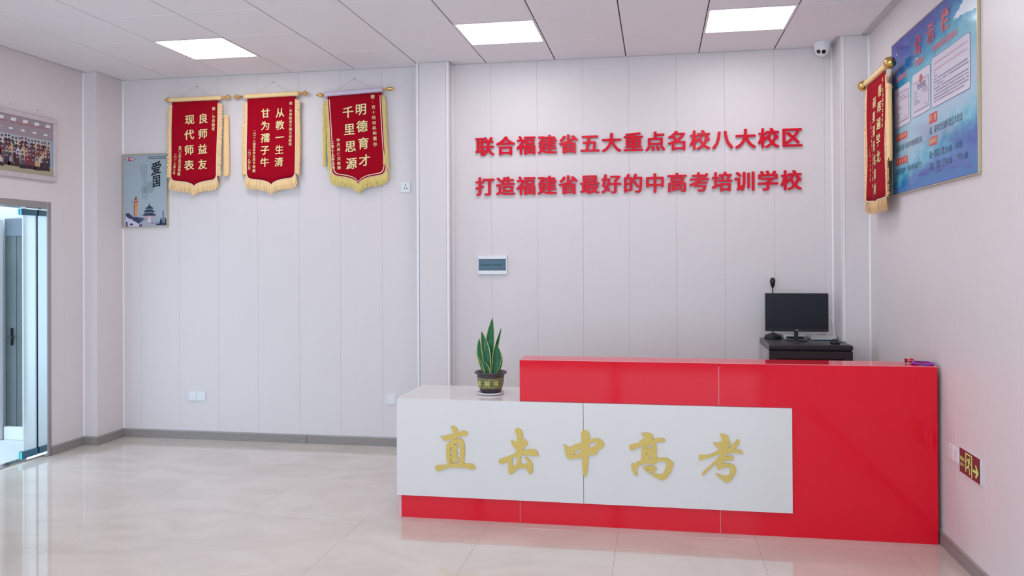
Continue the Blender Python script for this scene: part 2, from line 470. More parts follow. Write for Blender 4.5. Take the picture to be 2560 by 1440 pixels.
# inside-corner cove strips
for i, (x, y) in enumerate(((XL, YW), (XN, 6.55), (MX1, YW), (MX0, YW), (CX0, YW), (XR, CY))):
    s = 1 if x in (XL, XN, MX1) else -1
    q = MB(); q.add([(x, y - 0.010, 0.078), (x + s * 0.010, y, 0.078), (x, y, 0.078), (x, y - 0.010, H), (x + s * 0.010, y, H), (x, y, H)],
                    [(0, 1, 4, 3), (1, 2, 5, 4), (2, 0, 3, 5), (0, 2, 1), (3, 4, 5)], CORNER)
    q.build('trim_%d' % (5 + i), kind='structure')
# ceiling angle trims
q = MB()
def ang(x0, x1, y0, y1): q.box(x0, x1, y0, y1, H - 0.003, H + 0.0005, ANGLE); 
ang(XL, MX0, YW - 0.012, YW); ang(MX1, CX0, YW - 0.012, YW); ang(MX0 - .01, MX1 + .01, MY - 0.012, MY)
ang(MX1, MX1 + 0.014, MY - .012, YW); ang(MX0 - .01, MX0, MY, YW)
ang(CX0 - 0.035, CX0, CY - 0.01, YW); ang(CX0, XR, CY - 0.012, CY)
ang(XR - 0.0575, XR, YR, CY); ang(XN, XN + 0.02, YR, 6.55); ang(XL, XL + 0.012, 6.55, YW); ang(XN, XL + .012, 6.54, 6.55)
q.build('trim_11', kind='structure')
# rear wall (behind the camera): shop-front with tall open bays letting the daylight in
mb = MB()
for x in (XN - 0.1, -2.93, -0.67, XR):
    mb.box(x - 0.06 if x > XN - .05 else x, x + 0.06 if x < XR else x + 0.1, YR - 0.12, YR, 0, H, STEEL)
mb.box(XN - 0.1, XR + 0.1, YR - 0.12, YR, 2.78, H + 0.05, WALL); mb.box(XN - 0.1, XR + 0.1, YR - 0.12, YR, 0, 0.12, STEEL)
wr = struct('wall_rear', mb)

# ---- skirting
def skirt(name, segs):
    q = MB()
    for (x0, y0, x1, y1) in segs:       # wall line; board projects to the room side given by the normal
        dx, dy = x1 - x0, y1 - y0; L = math.hypot(dx, dy); nx, ny = dy / L, -dx / L
        def bar(t, z0, z1, m):
            P = [(x0, y0), (x1, y1), (x1 + nx * t, y1 + ny * t), (x0 + nx * t, y0 + ny * t)]
            q.add([(p[0], p[1], z0) for p in P] + [(p[0], p[1], z1) for p in P],
                  [(0, 3, 2, 1), (4, 5, 6, 7), (0, 1, 5, 4), (1, 2, 6, 5), (2, 3, 7, 6), (3, 0, 4, 7)], m)
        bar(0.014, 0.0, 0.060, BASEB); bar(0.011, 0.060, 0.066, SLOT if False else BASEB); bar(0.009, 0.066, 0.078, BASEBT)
    return q.build(name, kind='structure')
bs = skirt('baseboard_back', [(XL, YW, -3.114, YW), (-3.111, YW, MX0, YW), (MX0, YW, MX0, MY), (MX0 - .014, MY, MX1 + .014, MY), (MX1, MY, MX1, YW), (MX1, YW, CX0, YW), (CX0, YW, CX0, CY), (CX0 - .014, CY, XR, CY)])
skirt('baseboard_left', [(XN, YR, XN, DY0 - .042), (XN, DY1 + 0.042, XN, 6.55), (XN, 6.55, XL + .014, 6.55), (XL, 6.55, XL, YW)])
skirt('baseboard_right', [(XR, CY, XR, YR)])

# ---- door frame and frosted glass leaves (left wall)
dr = bpy.data.objects.new('door_1', None); COL.objects.link(dr); dr['kind'] = 'structure'; dr.location = (XN, DY1, 0)
def dpart(name, boxes, m, label=None, bev=0.0):
    q = MB()
    for b in boxes: q.box(b[0] - XN, b[1] - XN, b[2] - DY1, b[3] - DY1, b[4], b[5], m, bev)
    return q.build(name, dr, label)
dpart('door_frame', [(XN - 0.21, XN + 0.004, DY1, DY1 + 0.042, 0, DZ + 0.05), (XN - 0.21, XN + 0.004, DY0 - 0.042, DY0, 0, DZ + 0.05), (XN - 0.21, XN + 0.004, DY0, DY1, DZ, DZ + 0.05)], STEEL, bev=0.003)
dpart('threshold', [(XN - 0.16, XN - 0.07, DY0, DY1, 0.0, 0.005)], STEELB)
dpart('reveal_lining', [(-5.275, XN - 0.004, DY1 - 0.002, DY1, 0.0, DZ)], STEELB, 'bright steel lining of the door reveal')
dpart('glass_leaf', [(-5.187, -5.177, 5.953, 6.0985, 0.035, 2.075)], FROST, 'narrow frosted glass leaf')
dpart('leaf_edge', [(-5.189, -5.175, 6.0987, 6.1025, 0.03, 2.08)], DARKEDGE, 'dark joint of the glass leaf')
dpart('door_rail', [(-5.200, -5.164, 5.923, 6.098, 2.036, 2.086)], TEALGLASS, 'teal blue top rail', bev=0.003)
dpart('door_rail', [(-5.200, -5.164, 5.923, 6.098, 0.018, 0.076)], TEALGLASS, 'teal blue bottom rail', bev=0.003)
dpart('rail_edge', [(-5.199, -5.186, 5.919, 5.923, 2.037, 2.085), (-5.178, -5.165, 5.919, 5.923, 2.037, 2.085), (-5.199, -5.186, 5.919, 5.923, 0.019, 0.075), (-5.178, -5.165, 5.919, 5.923, 0.019, 0.075)], TEALEDGE)
dpart('door_closer', [(-5.20, -5.15, 5.95, 6.09, 2.090, 2.10)], STEELB, 'bright pivot plate above the leaf', bev=0.002)

# ---- what stands outside the doorway
q = MB(); q.box(-9.5, XN - 0.2, 2.0, 7.2, -0.08, -0.003, OUTP); struct('floor_outside', q)
q = MB()
q.box(-9.5, XN - 0.2, 6.72, 6.85, 0, 3.2, OUTW)
struct('wall_outside', q)
t = thing('outside_door', 'grey green door standing beyond the glass doorway at far left', 'door', (-5.97, 6.66, 0))
q = MB(); q.box(-0.02, 0.67, 0.01, 0.05, 0.12, 1.885, OUTD); q.box(0.05, 0.10, 0.004, 0.012, 0.12, 1.885, OUTD, 0.002)
for zz in (0.30, 1.1): q.box(0.14, 0.55, 0.003, 0.012, zz, zz + 0.62, OUTD, 0.004)
q.build('door_panel', t)
q = MB(); q.box(-0.02, 0.67, 0.0, 0.05, 1.885, 2.05, OUTL, 0.003); q.build('lintel', t)
q = MB(); q.box(0.045, 0.065, -0.02, 0.01, 0.87, 1.03, BLK, 0.004); q.box(0.03, 0.085, -0.03, -0.012, 0.935, 0.955, BLK, 0.003); q.build('door_handle', t)
t = thing('doorstep', 'low white step at the foot of the grey outside door', 'step', (-5.97, 6.62, 0))
q = MB(); q.box(0.0, 0.67, 0, 0.06, -0.003, 0.118, OUTW, 0.006); q.build('step_block', t)
t = thing('open_white_door', 'white door leaf with lock standing open at the left edge, beyond the doorway', 'door', (-5.985, 6.60, 0))
q = MB(); q.box(-0.26, 0.0, 0, 0.04, 0.0, 2.04, OUTW, 0.004); q.box(-0.022, -0.0, -0.008, 0.0, 0.0, 2.04, OUTW, 0.002); q.build('door_panel', t)
q = MB(); q.box(-0.058, -0.035, -0.010, 0.0, 0.885, 0.925, OUTD, 0.002); q.box(-0.07, -0.04, -0.012, 0.0, 0.83, 0.87, OUTD, 0.002); q.build('lock', t)
q = MB(); q.box(-0.052, -0.035, -0.008, 0.0, 1.52, 1.72, OUTD, 0.002); q.build('hinge', t)

# ================================================================== RECEPTION DESK
desk = thing('reception_desk', 'long glossy red reception desk with a white front board and low white left counter', 'desk', (-1.64, 5.05, 0))
def dk(name, boxes, m, label=None, bev=0.0):
    q = MB()
    for b in boxes: q.box(b[0] + 1.64, b[1] + 1.64, b[2] - 5.05, b[3] - 5.05, b[4], b[5], m, bev)
    return q.build(name, desk, label)
g = 0.0015
for (a, b) in ((-1.622, -0.851), (-0.851, 0.366)):
    dk('kick_panel', [(a + g, b - g, 5.034, 5.050, 0.0, 0.15)], RED)
dk('upper_panel', [(-0.850, 0.361 - g, 5.034, 5.050, 0.7615, 1.0175)], RED)
dk('upper_panel', [(0.361 + g, 1.580, 5.034, 5.050, 0.7615, 1.0175)], RED)
dk('front_panel', [(0.770, 1.580, 5.034, 5.050, 0.0, 0.7615)], RED, 'tall glossy red front panel at the right')
dk('kick_panel', [(0.366 + g, 0.770, 5.034, 5.050, 0.0, 0.15)], RED)
dk('carcass', [(-1.62, 1.578, 5.0505, 5.066, 0.01, 0.74)], WHITE)
for b in ((-0.8522, -0.8498, 5.0345, 5.05, 0, 0.145), (0.3648, 0.3672, 5.0345, 5.05, 0, 0.145), (0.3595, 0.3625, 5.0355, 5.045, 0.766, 1.0)): dk('seam_strip', [b], PINKEDGE)
dk('side_panel', [(-1.64, -1.622, 5.033, 5.60, 0.0, 0.14)], PINKEDGE, 'left end panel with pink edge band', 0.001)
dk('white_board', [(-1.648, -0.4535, 5.020, 5.0335, 0.146, 0.7600)], WHITE, 'white front board, left half')
dk('white_board', [(-0.4505, 0.776, 5.020, 5.0335, 0.146, 0.7605)], WHITE, 'white front board, right half')
dk('board_seam', [(-0.4535, -0.4505, 5.024, 5.0335, 0.147, 0.75)], SEAMW)
dk('edge_band', [(-1.648, 0.776, 5.0195, 5.0330, 0.1435, 0.1458)], WEDGE); dk('edge_band', [(0.7762, 0.7785, 5.0195, 5.0330, 0.1435, 0.7605)], WEDGE)
dk('low_counter_top', [(-1.645, -0.852, 5.034, 5.585, 0.7425, 0.7602)], WHITE, 'low white counter top', 0.001)
dk('low_end_panel', [(-1.645, -1.627, 5.041, 5.585, 0.141, 0.7425)], WHITE)
dk('counter_top', [(-0.850, 1.580, 5.0356, 5.245, 1.0178, 1.0197)], RED, 'narrow raised red counter top')
dk('edge_band', [(-0.852, 1.580, 5.0335, 5.0355, 1.0170, 1.0195)], PINKEDGE, 'thin pink edge band')
dk('upper_back_panel', [(-0.850, 1.561, 5.225, 5.243, 0.765, 1.0)], RED); dk('upper_end_panel', [(-0.850, -0.832, 5.067, 5.224, 0.766, 1.0)], RED); dk('upper_end_panel', [(1.562, 1.580, 5.067, 5.60, 0.0, 1.0)], RED)
dk('work_top', [(-0.850, 1.562, 5.067, 5.62, 0.7475, 0.765)], WHITE)
for a in (-0.5, 0.6): dk('leg_panel', [(a, a + 0.018, 5.067, 5.58, 0.0, 0.747)], WHITE)

# ---- gold calligraphy glued on the white board
def smooth(loop, n=3):
    out = []; N = len(loop)
    for i in range(N):
        p0, p1, p2, p3 = (Vector(loop[(i + k - 1) % N]) for k in range(4))
        if (p2 - p1).length < 3.0: out.append(tuple(p1)); continue
        for s_ in range(n):
            t = s_ / n
            q_ = 0.5 * ((2 * p1) + (p2 - p0) * t + (2 * p0 - 5 * p1 + 4 * p2 - p3) * t * t + (3 * p1 - p0 - 3 * p2 + p3) * t ** 3)
            out.append(tuple(q_ * 0.7 + (p1.lerp(p2, t)) * 0.3))
    return out
def solid_loops(loops, ext):
    cu = bpy.data.curves.new('t', 'CURVE'); cu.dimensions = '2D'; cu.fill_mode = 'BOTH'; cu.extrude = ext
    for L in loops:
        sp = cu.splines.new('POLY'); sp.points.add(len(L) - 1); sp.use_cyclic_u = True
        for k, p in enumerate(L): sp.points[k].co = (p[0], p[1], 0, 1)
    v, f = curve_mesh(cu); bpy.data.curves.remove(cu); return v, f
GOLD = {
 'zhi': ((-1.262, 0.453), [[(-31,140),(-12,144),(5,136),(15,121),(19,105),(53,116),(73,113),(82,99),(81,89),(38,81),(10,69),(3,57),(17,64),(37,65),(55,49),(61,22),(61,-27),(57,-86),(54,-92),(102,-90),(117,-94),(130,-111),(127,-123),(112,-128),(72,-118),(47,-117),(37,-124),(29,-117),(1,-116),(-50,-124),(-98,-142),(-115,-144),(-130,-128),(-129,-113),(-101,-108),(-47,-103),(-47,-98),(-52,-86),(-58,-41),(-57,8),(-49,35),(-26,52),(-34,58),(-67,48),(-79,57),(-97,78),(-87,74),(-33,90),(-12,96),(-16,113),(-23,132)],
  [(-11,27),(25,35),(31,11),(31,-68),(27,-83),(1,-92),(-27,-92),(-27,-86),(1,-84),(27,-68),(12,-51),(8,-42),(19,-29),(8,-14),(19,6),(17,20),(2,25)],
  [(-30,11),(-20,-3),(-19,-13),(-29,-21)],
  [(-30,-31),(-23,-38),(-23,-48),(-30,-50)],
  [(-29,-63),(-23,-70),(-27,-82),(-30,-80)]]),
 'ji': ((-0.857, 0.452), [[(-20,132),(-12,142),(0,143),(17,135),(28,109),(28,77),(39,78),(56,61),(60,47),(46,32),(28,14),(27,8),(56,12),(95,15),(117,8),(126,-21),(122,-25),(61,-23),(18,-28),(18,-77),(46,-77),(61,-74),(52,-55),(39,-41),(46,-35),(66,-45),(83,-64),(91,-88),(89,-117),(77,-142),(68,-132),(55,-116),(46,-102),(16,-104),(-9,-114),(-28,-131),(-43,-144),(-56,-142),(-66,-118),(-63,-84),(-65,-70),(-98,-81),(-115,-82),(-125,-74),(-125,-62),(-117,-52),(-63,-33),(-33,-20),(-16,-9),(-14,10),(-28,24),(-42,46),(-46,65),(-40,67),(-23,59),(-8,61),(-8,93),(-17,115)],
  [(-38,-47),(-8,-33),(-9,-72),(-21,-87),(-38,-95),(-39,-73)]]),
 'zhong': ((-0.449, 0.454), [[(-16,119),(-9,136),(6,142),(22,137),(34,123),(37,87),(70,94),(98,91),(120,73),(126,52),(117,42),(93,24),(79,12),(81,-2),(69,-6),(31,-14),(26,-24),(26,-57),(21,-105),(14,-137),(4,-143),(-3,-132),(-8,-102),(-11,-59),(-12,-32),(-41,-31),(-65,-34),(-77,-39),(-96,-35),(-111,-14),(-118,14),(-118,34),(-126,52),(-88,34),(-60,50),(-19,63),(-14,80)],
  [(-64,-10),(-46,12),(-17,31),(-18,11),(-41,-7)],
  [(32,56),(51,68),(77,74),(85,69),(74,57),(58,42),(41,34),(34,41)]]),
 'gao': ((-0.041, 0.452), [[(-60,135),(-30,141),(-4,137),(12,125),(14,116),(3,103),(54,111),(75,109),(86,97),(83,91),(59,89),(24,79),(31,62),(34,41),(31,-8),(63,-8),(95,-8),(116,-22),(133,-38),(130,-54),(115,-92),(94,-124),(76,-140),(57,-142),(29,-129),(-8,-107),(-36,-89),(-49,-75),(-40,-63),(-12,-56),(11,-59),(30,-70),(33,-79),(20,-89),(4,-97),(20,-105),(67,-105),(81,-80),(90,-46),(90,-37),(76,-28),(35,-33),(21,-50),(11,-50),(-12,-43),(-45,-49),(-68,-57),(-82,-67),(-87,-91),(-81,-112),(-83,-122),(-97,-117),(-113,-97),(-120,-69),(-119,-52),(-113,-47),(-101,-51),(-87,-39),(-63,-29),(-59,-17),(-57,38),(-50,52),(-42,60),(-72,52),(-105,34),(-122,32),(-133,49),(-131,60),(-100,73),(-72,78),(-72,87),(-53,100),(-38,105),(-41,117)],
  [(-28,46),(-21,56),(-7,63),(4,57),(3,49)],
  [(-16,-10),(0,2),(0,-14),(-12,-17)],
  [(-37,8),(-25,20),(-26,11)],
  [(-26,-79),(-21,-77),(-16,-81),(-22,-87)]]),
 'kao': ((0.368, 0.456), [[(-3,141),(12,145),(35,137),(47,124),(47,106),(61,92),(55,80),(39,61),(43,57),(70,81),(88,105),(95,115),(106,110),(110,94),(97,77),(75,56),(97,56),(120,48),(129,32),(122,28),(88,35),(43,27),(25,10),(65,16),(75,7),(75,-5),(61,-10),(25,-14),(15,-33),(47,-30),(74,-37),(87,-55),(86,-76),(76,-104),(55,-133),(32,-146),(19,-137),(-8,-117),(-30,-93),(-8,-99),(24,-106),(47,-99),(54,-77),(52,-57),(42,-51),(13,-58),(-7,-68),(-19,-71),(-23,-53),(-22,-29),(-48,-54),(-76,-78),(-98,-105),(-107,-110),(-110,-100),(-98,-81),(-66,-52),(-30,-16),(-11,8),(-7,27),(-48,7),(-84,-4),(-121,-18),(-128,-5),(-126,11),(-111,13),(-75,15),(-43,28),(-11,46),(-20,64),(-34,77),(-43,91),(-20,90),(-2,95),(9,100),(5,121)]]),
}

for k, (ch, which) in {'zhi': ('直', 'first'), 'ji': ('击', 'second'), 'zhong': ('中', 'middle one, over the seam'), 'gao': ('高', 'fourth'), 'kao': ('考', 'last')}.items():
    (cx, cz), loops = GOLD[k]
    v, f = solid_loops([[(p[0] / 1000, p[1] / 1000) for p in smooth(L)] for L in loops], 0.005)
    q = MB(); q.add([(p[0], -p[2], p[1]) for p in v], f, GOLDM)
    o = q.build('gold_character', loc=(cx, 5.0147, cz))
    tag(o, 'gold brush-style character %s on the white desk board, %s of five' % (ch, which), 'character', 'gold characters on the desk')

# ---- red slogan on the back wall
ROWS = [('联合福建省五大重点名校八大校区', 2.6215, 'upper'), ('打造福建省最好的中高考培训学校', 2.274, 'lower')]
ords = ['first', 'second', 'third', 'fourth', 'fifth', 'sixth', 'seventh', 'eighth', 'ninth', 'tenth', 'eleventh', 'twelfth', 'thirteenth', 'fourteenth', 'fifteenth']
xa, xb = [-1.462, -1.463], [1.083, 1.075]
for ri, (txt, z, nm) in enumerate(ROWS):
    for i, ch in enumerate(txt):
        q = MB(); put_char(q, ch, 0, 0, 0.148, 0, LETTER, bold=0.030, ext=0.045)
        x = xa[ri] + (xb[ri] - xa[ri]) * i / 14
        o = q.build('slogan_character', loc=(x, 6.914, z))
        tag(o, 'red acrylic character %s, %s in the %s row of the wall slogan' % (ch, ords[i], nm), 'character', 'red slogan characters')

# ================================================================== PENNANTS
def pennant(name, label, cat, W_, zt, zs, ztip, rodx, slope, style, texts, loc, rz=0.0, yoff=0.0, lean=0.0, tass=(True, True), ball=0, sag=1.0, seed=1):
    """local frame: x right, z up, y=0 plane of cloth, wall at +y. W_ = half width of red cloth"""
    rnd = random.Random(seed)
    t = thing(name, label, cat, loc, rz, 'red award pennants')
    def top(x): return zt + slope * x
    def shp(u):       # lower outline, 0 at shoulder to 1 at tip
        a = abs(2 * u - 1)                      # 1 at edges, 0 centre
        K = [(0, 1.0), (0.04, 0.90), (0.12, 0.77), (0.25, 0.66), (0.42, 0.57), (0.60, 0.52), (0.80, 0.47), (0.90, 0.40), (0.96, 0.27), (1.0, 0.0)]
        for (p, q_), (r, s_) in zip(K[:-1], K[1:]):
            if a <= r: return q_ + (s_ - q_) * (a - p) / (r - p)
        return 0
    def bot(u): return zs - (zs - ztip) * shp(u)
    def yf(x, z):
        d = (zt - z)
        return 0.006 * math.sin(x * 17 + seed) * min(1, d * 1.5) + 0.004 * math.sin(z * 9 + x * 6 + seed * 2) - 0.006 * d
    def P(u, v, off=0.0, grow=0.0):
        x = (u * 2 - 1) * (W_ + grow); x += lean * v
        z = top((u * 2 - 1) * W_) * (1 - v) + (bot(u)) * v - grow * v
        return x, yf(x, z) + off, z
    NU, NV = 41, 14
    us = [i / (NU - 1) for i in range(NU)]; us[1:1] = [0.01, 0.02]; us[-1:-1] = [0.98, 0.99]; NU = len(us)
    def sheet(grow, y0, y1, m):
        q = MB(); vs = []
        for side in (y0, y1):
            for j in range(NV):
                for u in us: vs.append(P(u, j / (NV - 1), side, grow))
        n = NU * NV; fs = []
        for j in range(NV - 1):
            for i in range(NU - 1):
                a = j * NU + i
                fs.append((a, a + NU, a + NU + 1, a + 1)); fs.append((n + a, n + a + 1, n + a + NU + 1, n + a + NU))
        for i in range(NU - 1): fs.append((i, i + 1, n + i + 1, n + i)); a = (NV - 1) * NU + i; fs.append((a, n + a, n + a + 1, a + 1))
        for j in range(NV - 1): a = j * NU; fs.append((a, n + a, n + a + NU, a + NU)); a = j * NU + NU - 1; fs.append((a, a + NU, n + a + NU, n + a))
        return q.add(vs, fs, m, True)
    sheet(0, 0, 0.004, VELVET).build('cloth', t)
    # outline path of the cloth
    def outline(grow):
        path = []
        for j in range(1, 25): path.append((P(0, j / 24, 0, grow), -1))
        for i in range(1, NU - 1): path.append((P(us[i], 1.0, 0, grow), 0))
        for j in range(24, 0, -1): path.append((P(1, j / 24, 0, grow), 1))
        return path
    def ribbon(nm, g0, g1, y, m, thick=0.003):
        A, B = outline(g0), outline(g1); q = MB(); n = len(A); vs = []
        for (a, _), (b, _) in zip(A, B):
            vs += [(a[0], a[1] + y, a[2]), (b[0], b[1] + y, b[2]), (b[0], b[1] + y + thick, b[2]), (a[0], a[1] + y + thick, a[2])]
        fs = []
        for i in range(n - 1):
            o = i * 4
            for k in range(4): fs.append((o + k, o + (k + 1) % 4, o + 4 + (k + 1) % 4, o + 4 + k))
        q.add(vs, fs, m, True); q.build(nm, t)
    if style == 'band':
        ribbon('outer_piping', 0.002, -0.004, -0.002, PINKPIPE)
        ribbon('inner_piping', -0.014, -0.021, -0.002, PIPING)
        fm, side_w, bot_l = FRINGE2, 0.030, 0.085
    else:
        ribbon('piping', 0.004, -0.003, -0.002, PIPING)
        fm, side_w, bot_l = FRINGE, (0.050 if ball else 0.042), 0.090
    # fringe: many short threads
    q = MB(); out = outline(0.0)
    seg = []
    for (a, sa), (b, sb) in zip(out[:-1], out[1:]):
        L = (Vector(a) - Vector(b)).length
        for k in range(max(1, int(L / 0.0028))):
            f_ = (k + rnd.random()) / max(1, int(L / 0.0028))
            seg.append((Vector(a).lerp(Vector(b), f_), sa if sa == sb else 0))
    for (p, sd) in seg:
        for lay in range(2):
            if sd:
                ln = side_w * rnd.uniform(0.80, 1.12)
                dz = -0.010 * rnd.random() - (0.05 if style == 'band' else 0.016) * rnd.random()
                tip = Vector((p.x + sd * ln, p.y + (rnd.uniform(-0.006, 0.010) if ball else rnd.uniform(0, 0.010)), p.z + dz))
                w = Vector((0, 0, 0.0034))
            else:
                cxn = p.x / W_
                ln = bot_l * rnd.uniform(0.84, 1.08)
                tip = Vector((p.x + cxn * 0.020 + rnd.uniform(-.004, .004), p.y + rnd.uniform(-0.004, 0.010), p.z - ln))
                w = Vector((0.0032, 0, 0))
            mid = p.lerp(tip, 0.55) + Vector((0, -0.004 * rnd.random() - 0.002 + lay * 0.004, 0))
            st = p + Vector((0, 0.001 + lay * 0.003, 0))
            q.add([st - w, st + w, mid + w, mid - w, tip + w * 0.5, tip - w * 0.5], [(0, 1, 2, 3), (3, 2, 4, 5)], fm)
    q.build('fringe', t, kind='stuff')
    # sleeve over the rod
    x0, x1 = rodx[:2]
    sx0, sx1 = -W_ - (0.03 if style != 'band' else 0.022), W_ + (0.035 if style != 'band' else 0.012)
    q = MB(); pts = []; n = 22
    for i in range(n):
        x = sx0 + (sx1 - sx0) * i / (n - 1)
        pts.append((x, yf(x, top(x)) - 0.002, top(x) + 0.020))
    q.tube(pts, [0.0205 + 0.0012 * math.sin(i * 1.7) for i in range(n)], SLEEVE if style != 'band' else LILAC, 12)
    q.build('rod_sleeve', t)
    q = MB(); q.tube([(x0, 0, top(x0) + 0.022), (x1, 0, top(x1) + 0.022)], 0.008, BRASS if ball else BRASS2, 12); q.build('rod', t)
    for (x, s_) in ((x0, -1), (x1, 1)):
        q = MB(); zc = top(x) + 0.022
        if ball:
            r = ball
            q.lathe([(0.002, -r), (r * .5, -r * .87), (r * .8, -r * .6), (r * .98, -r * .2), (r * .98, r * .2), (r * .8, r * .6), (r * .5, r * .87), (0.002, r)], (x, 0, zc), BRASS, 'x', 24)
            q.lathe([(0.013, -0.012), (0.015, 0), (0.013, 0.012)], (x - s_ * (r + .01), 0, zc), BRASS, 'x', 16)
        else:
            pr = [(0.006, -0.034), (0.013, -0.030), (0.013, -0.022), (0.009, -0.018), (0.015, -0.012), (0.024, 0.0), (0.020, 0.010), (0.011, 0.020), (0.005, 0.026), (0.004, 0.038), (0.001, 0.042)]
            if style == 'band': pr = [(0.006, -0.030), (0.012, -0.026), (0.016, -0.014), (0.018, 0.0), (0.015, 0.014), (0.008, 0.028), (0.001, 0.040)]
            pr = [(a, b * s_) for a, b in pr]
            if s_ < 0: pr = pr
            q.lathe(pr, (x, 0, zc), BRASS2 if style != 'band' else BRASS, 'x', 12 if style != 'band' else 20, smooth=(style == 'band'))
        q.build('finial', t)
    # tassels beside the cloth
    for i, (x, use) in enumerate(((x0 + 0.045, tass[0]), (x1 - 0.018 if tass[1] == 1 else x1 - 0.05, tass[1]))):
        if not use: continue
        a_, b_, c_ = use if isinstance(use, tuple) else (0.15, 0.68, 0.0)
        x += c_; zc = top(x) + 0.02; ty = 0.012
        q = MB(); q.tube([(x, ty, zc), (x + 0.001, ty, zc - a_)], 0.0015, PIPING, 5)
        tr = 1.0 if style != 'band' else 0.55
        q.lathe([(0.010 * tr, 0.0), (0.020 * tr, -0.012), (0.024 * tr, -0.03)], (x, ty, zc - a_), FRINGE if style != 'band' else PINKPIPE, 'z', 14, cap=True)
        for k in range(46):
            an = 2 * PI * k / 46; rr = (0.024 if style != 'band' else 0.013) * math.sqrt(rnd.uniform(.35, 1)); px, py = math.cos(an) * rr, math.sin(an) * rr * 0.6
            e = zc - b_ + rnd.uniform(-0.02, 0.02)
            q.tube([(x + px * .8, ty + py, zc - a_ - 0.02), (x + px * 1.05, ty + py, (2 * zc - a_ - b_) / 2), (x + px * (1.0 + .1 * rnd.random()), ty + py, e)], 0.0042, fm, 4, False)
        q.build('tassel', t)
    # cord and hook
    q = MB(); hk = (rodx[2] if len(rodx) > 2 else 0.0, yoff, zt + 0.145)
    q.tube([(-W_ * .75, 0.005, top(-W_ * .75) + 0.03), hk, (W_ * .75, 0.005, top(W_ * .75) + 0.03)], 0.0013, CORD, 5, False)
    q.build('hanging_cord', t)
    q = MB(); q.box(hk[0] - 0.005, hk[0] + 0.009, yoff + 0.002, yoff + 0.014, hk[2] - 0.004, hk[2] + 0.008, CORD, 0.002); q.build('wall_hook', t)
    # lettering
    q = MB()
    for (txt, xa_, xb_, za, zb, size, bold) in texts:
        put_col(q, txt, xa_, za, zb, size, -0.0035, GOLDTXT, bold, x1=xb_, yf=yf, shear=0.06 if size > .05 else 0)
    q.build('gold_lettering', t)
    return t
# pennant 1: origin at x=487px (-4.184), z of top of red
def cvt(x0, z0, kx, kz):
    return (lambda px: (px - x0) * kx), (lambda py: (z0 - py) * kz)
YB = 6.878; YOFF = YW - YB - 0.012
def mk(o, zref, kx, kz, cols):
    fx, fz = cvt(o, zref, kx, kz); R = []
    for (txt, xa_, xb_, ya, yb, s, b) in cols: R.append((txt, fx(xa_), fx(xb_), fz(ya), fz(yb), s, b))
    return R
B = 0.024
T1 = mk(488, 251, .00403, .00372, [('良师益友', 508.5, 507.5, 295.5, 409, 0.085, B), ('现代师表', 475.5, 474.0, 297, 410, 0.085, B),
     ('赠：长青教育', 535, 534, 272, 322, 0.030, .014), ('厦门大学吴可益', 452.5, 450.5, 366, 412, 0.027, .014), ('敬赠', 450, 449, 421, 431, 0.029, .014), ('二〇一七年十月', 440, 436.5, 384, 428, 0.027, .014)])
W1 = pennant('award_pennant', 'red velvet pennant at the left with apricot fringe, tassel hanging free at its right', 'pennant', .231, 0, -.690, -.782, (-.272, .330), 0.0, 'plain', T1,
     ((lambda: -4.182)(), YB, 3.118), yoff=YOFF, tass=(None, (0.155, 0.70, 0.026)), lean=-.012, seed=1)
T2 = mk(678, 249, .00386, .00368, [('从教一生清', 700.5, 698, 288, 409, 0.077, B), ('甘为孺子牛', 663.5, 662, 288, 409, 0.077, B),
     ('赠：长青教育王牌文综教师', 728, 725.5, 266, 366, 0.027, .014), ('二〇一八届高考学生家长', 636.5, 636, 332, 409, 0.025, .014), ('敬赠', 636, 635.5, 419, 429, 0.027, .014), ('二〇一八年八月', 624.5, 623.5, 380, 423, 0.026, .014)])
W2 = pennant('award_pennant', 'red velvet pennant in the middle with apricot fringe and two close tassels', 'pennant', .235, 0, -.690, -.790, (-.335, .322), 0.012, 'plain', T2,
     (-3.428, YB, 3.122), yoff=YOFF, tass=((0.25, 0.70, 0.020), (0.14, 0.57, -0.026)), lean=-.004, seed=2)
T3 = mk(886, 243, .00376, .00364, [('明德育才', 903, 911.5, 281, 405.5, 0.095, B), ('千里思源', 871, 878.5, 287, 412, 0.095, B),
     ('赠', 931.5, 931.5, 251, 252, 0.034, .014), ('：', 934, 934, 262, 263, 0.029, .014), ('双十培训机构', 933.5, 936.5, 276.5, 340, 0.032, .014), ('惠存', 937, 937.5, 353, 367, 0.034, .014),
     ('学员高仁杰', 845.5, 847.5, 354, 399, 0.030, .014), ('敬赠', 847.5, 848, 411, 421.5, 0.030, .014), ('二零一九年六月', 831.5, 834.5, 359, 421, 0.029, .014)])
W3 = pennant('award_pennant', 'red pennant with lilac top band and yellow fringe, double piping, tilted rod, at the right', 'pennant', .252, 0, -.655, -.800, (-.322, .330, -.015), 0.045, 'band', T3,
     (-2.637, YB, 3.118), yoff=YOFF, tass=((0.05, 0.62, -0.01), (0.09, 0.65, -0.005)), lean=.038, seed=3)
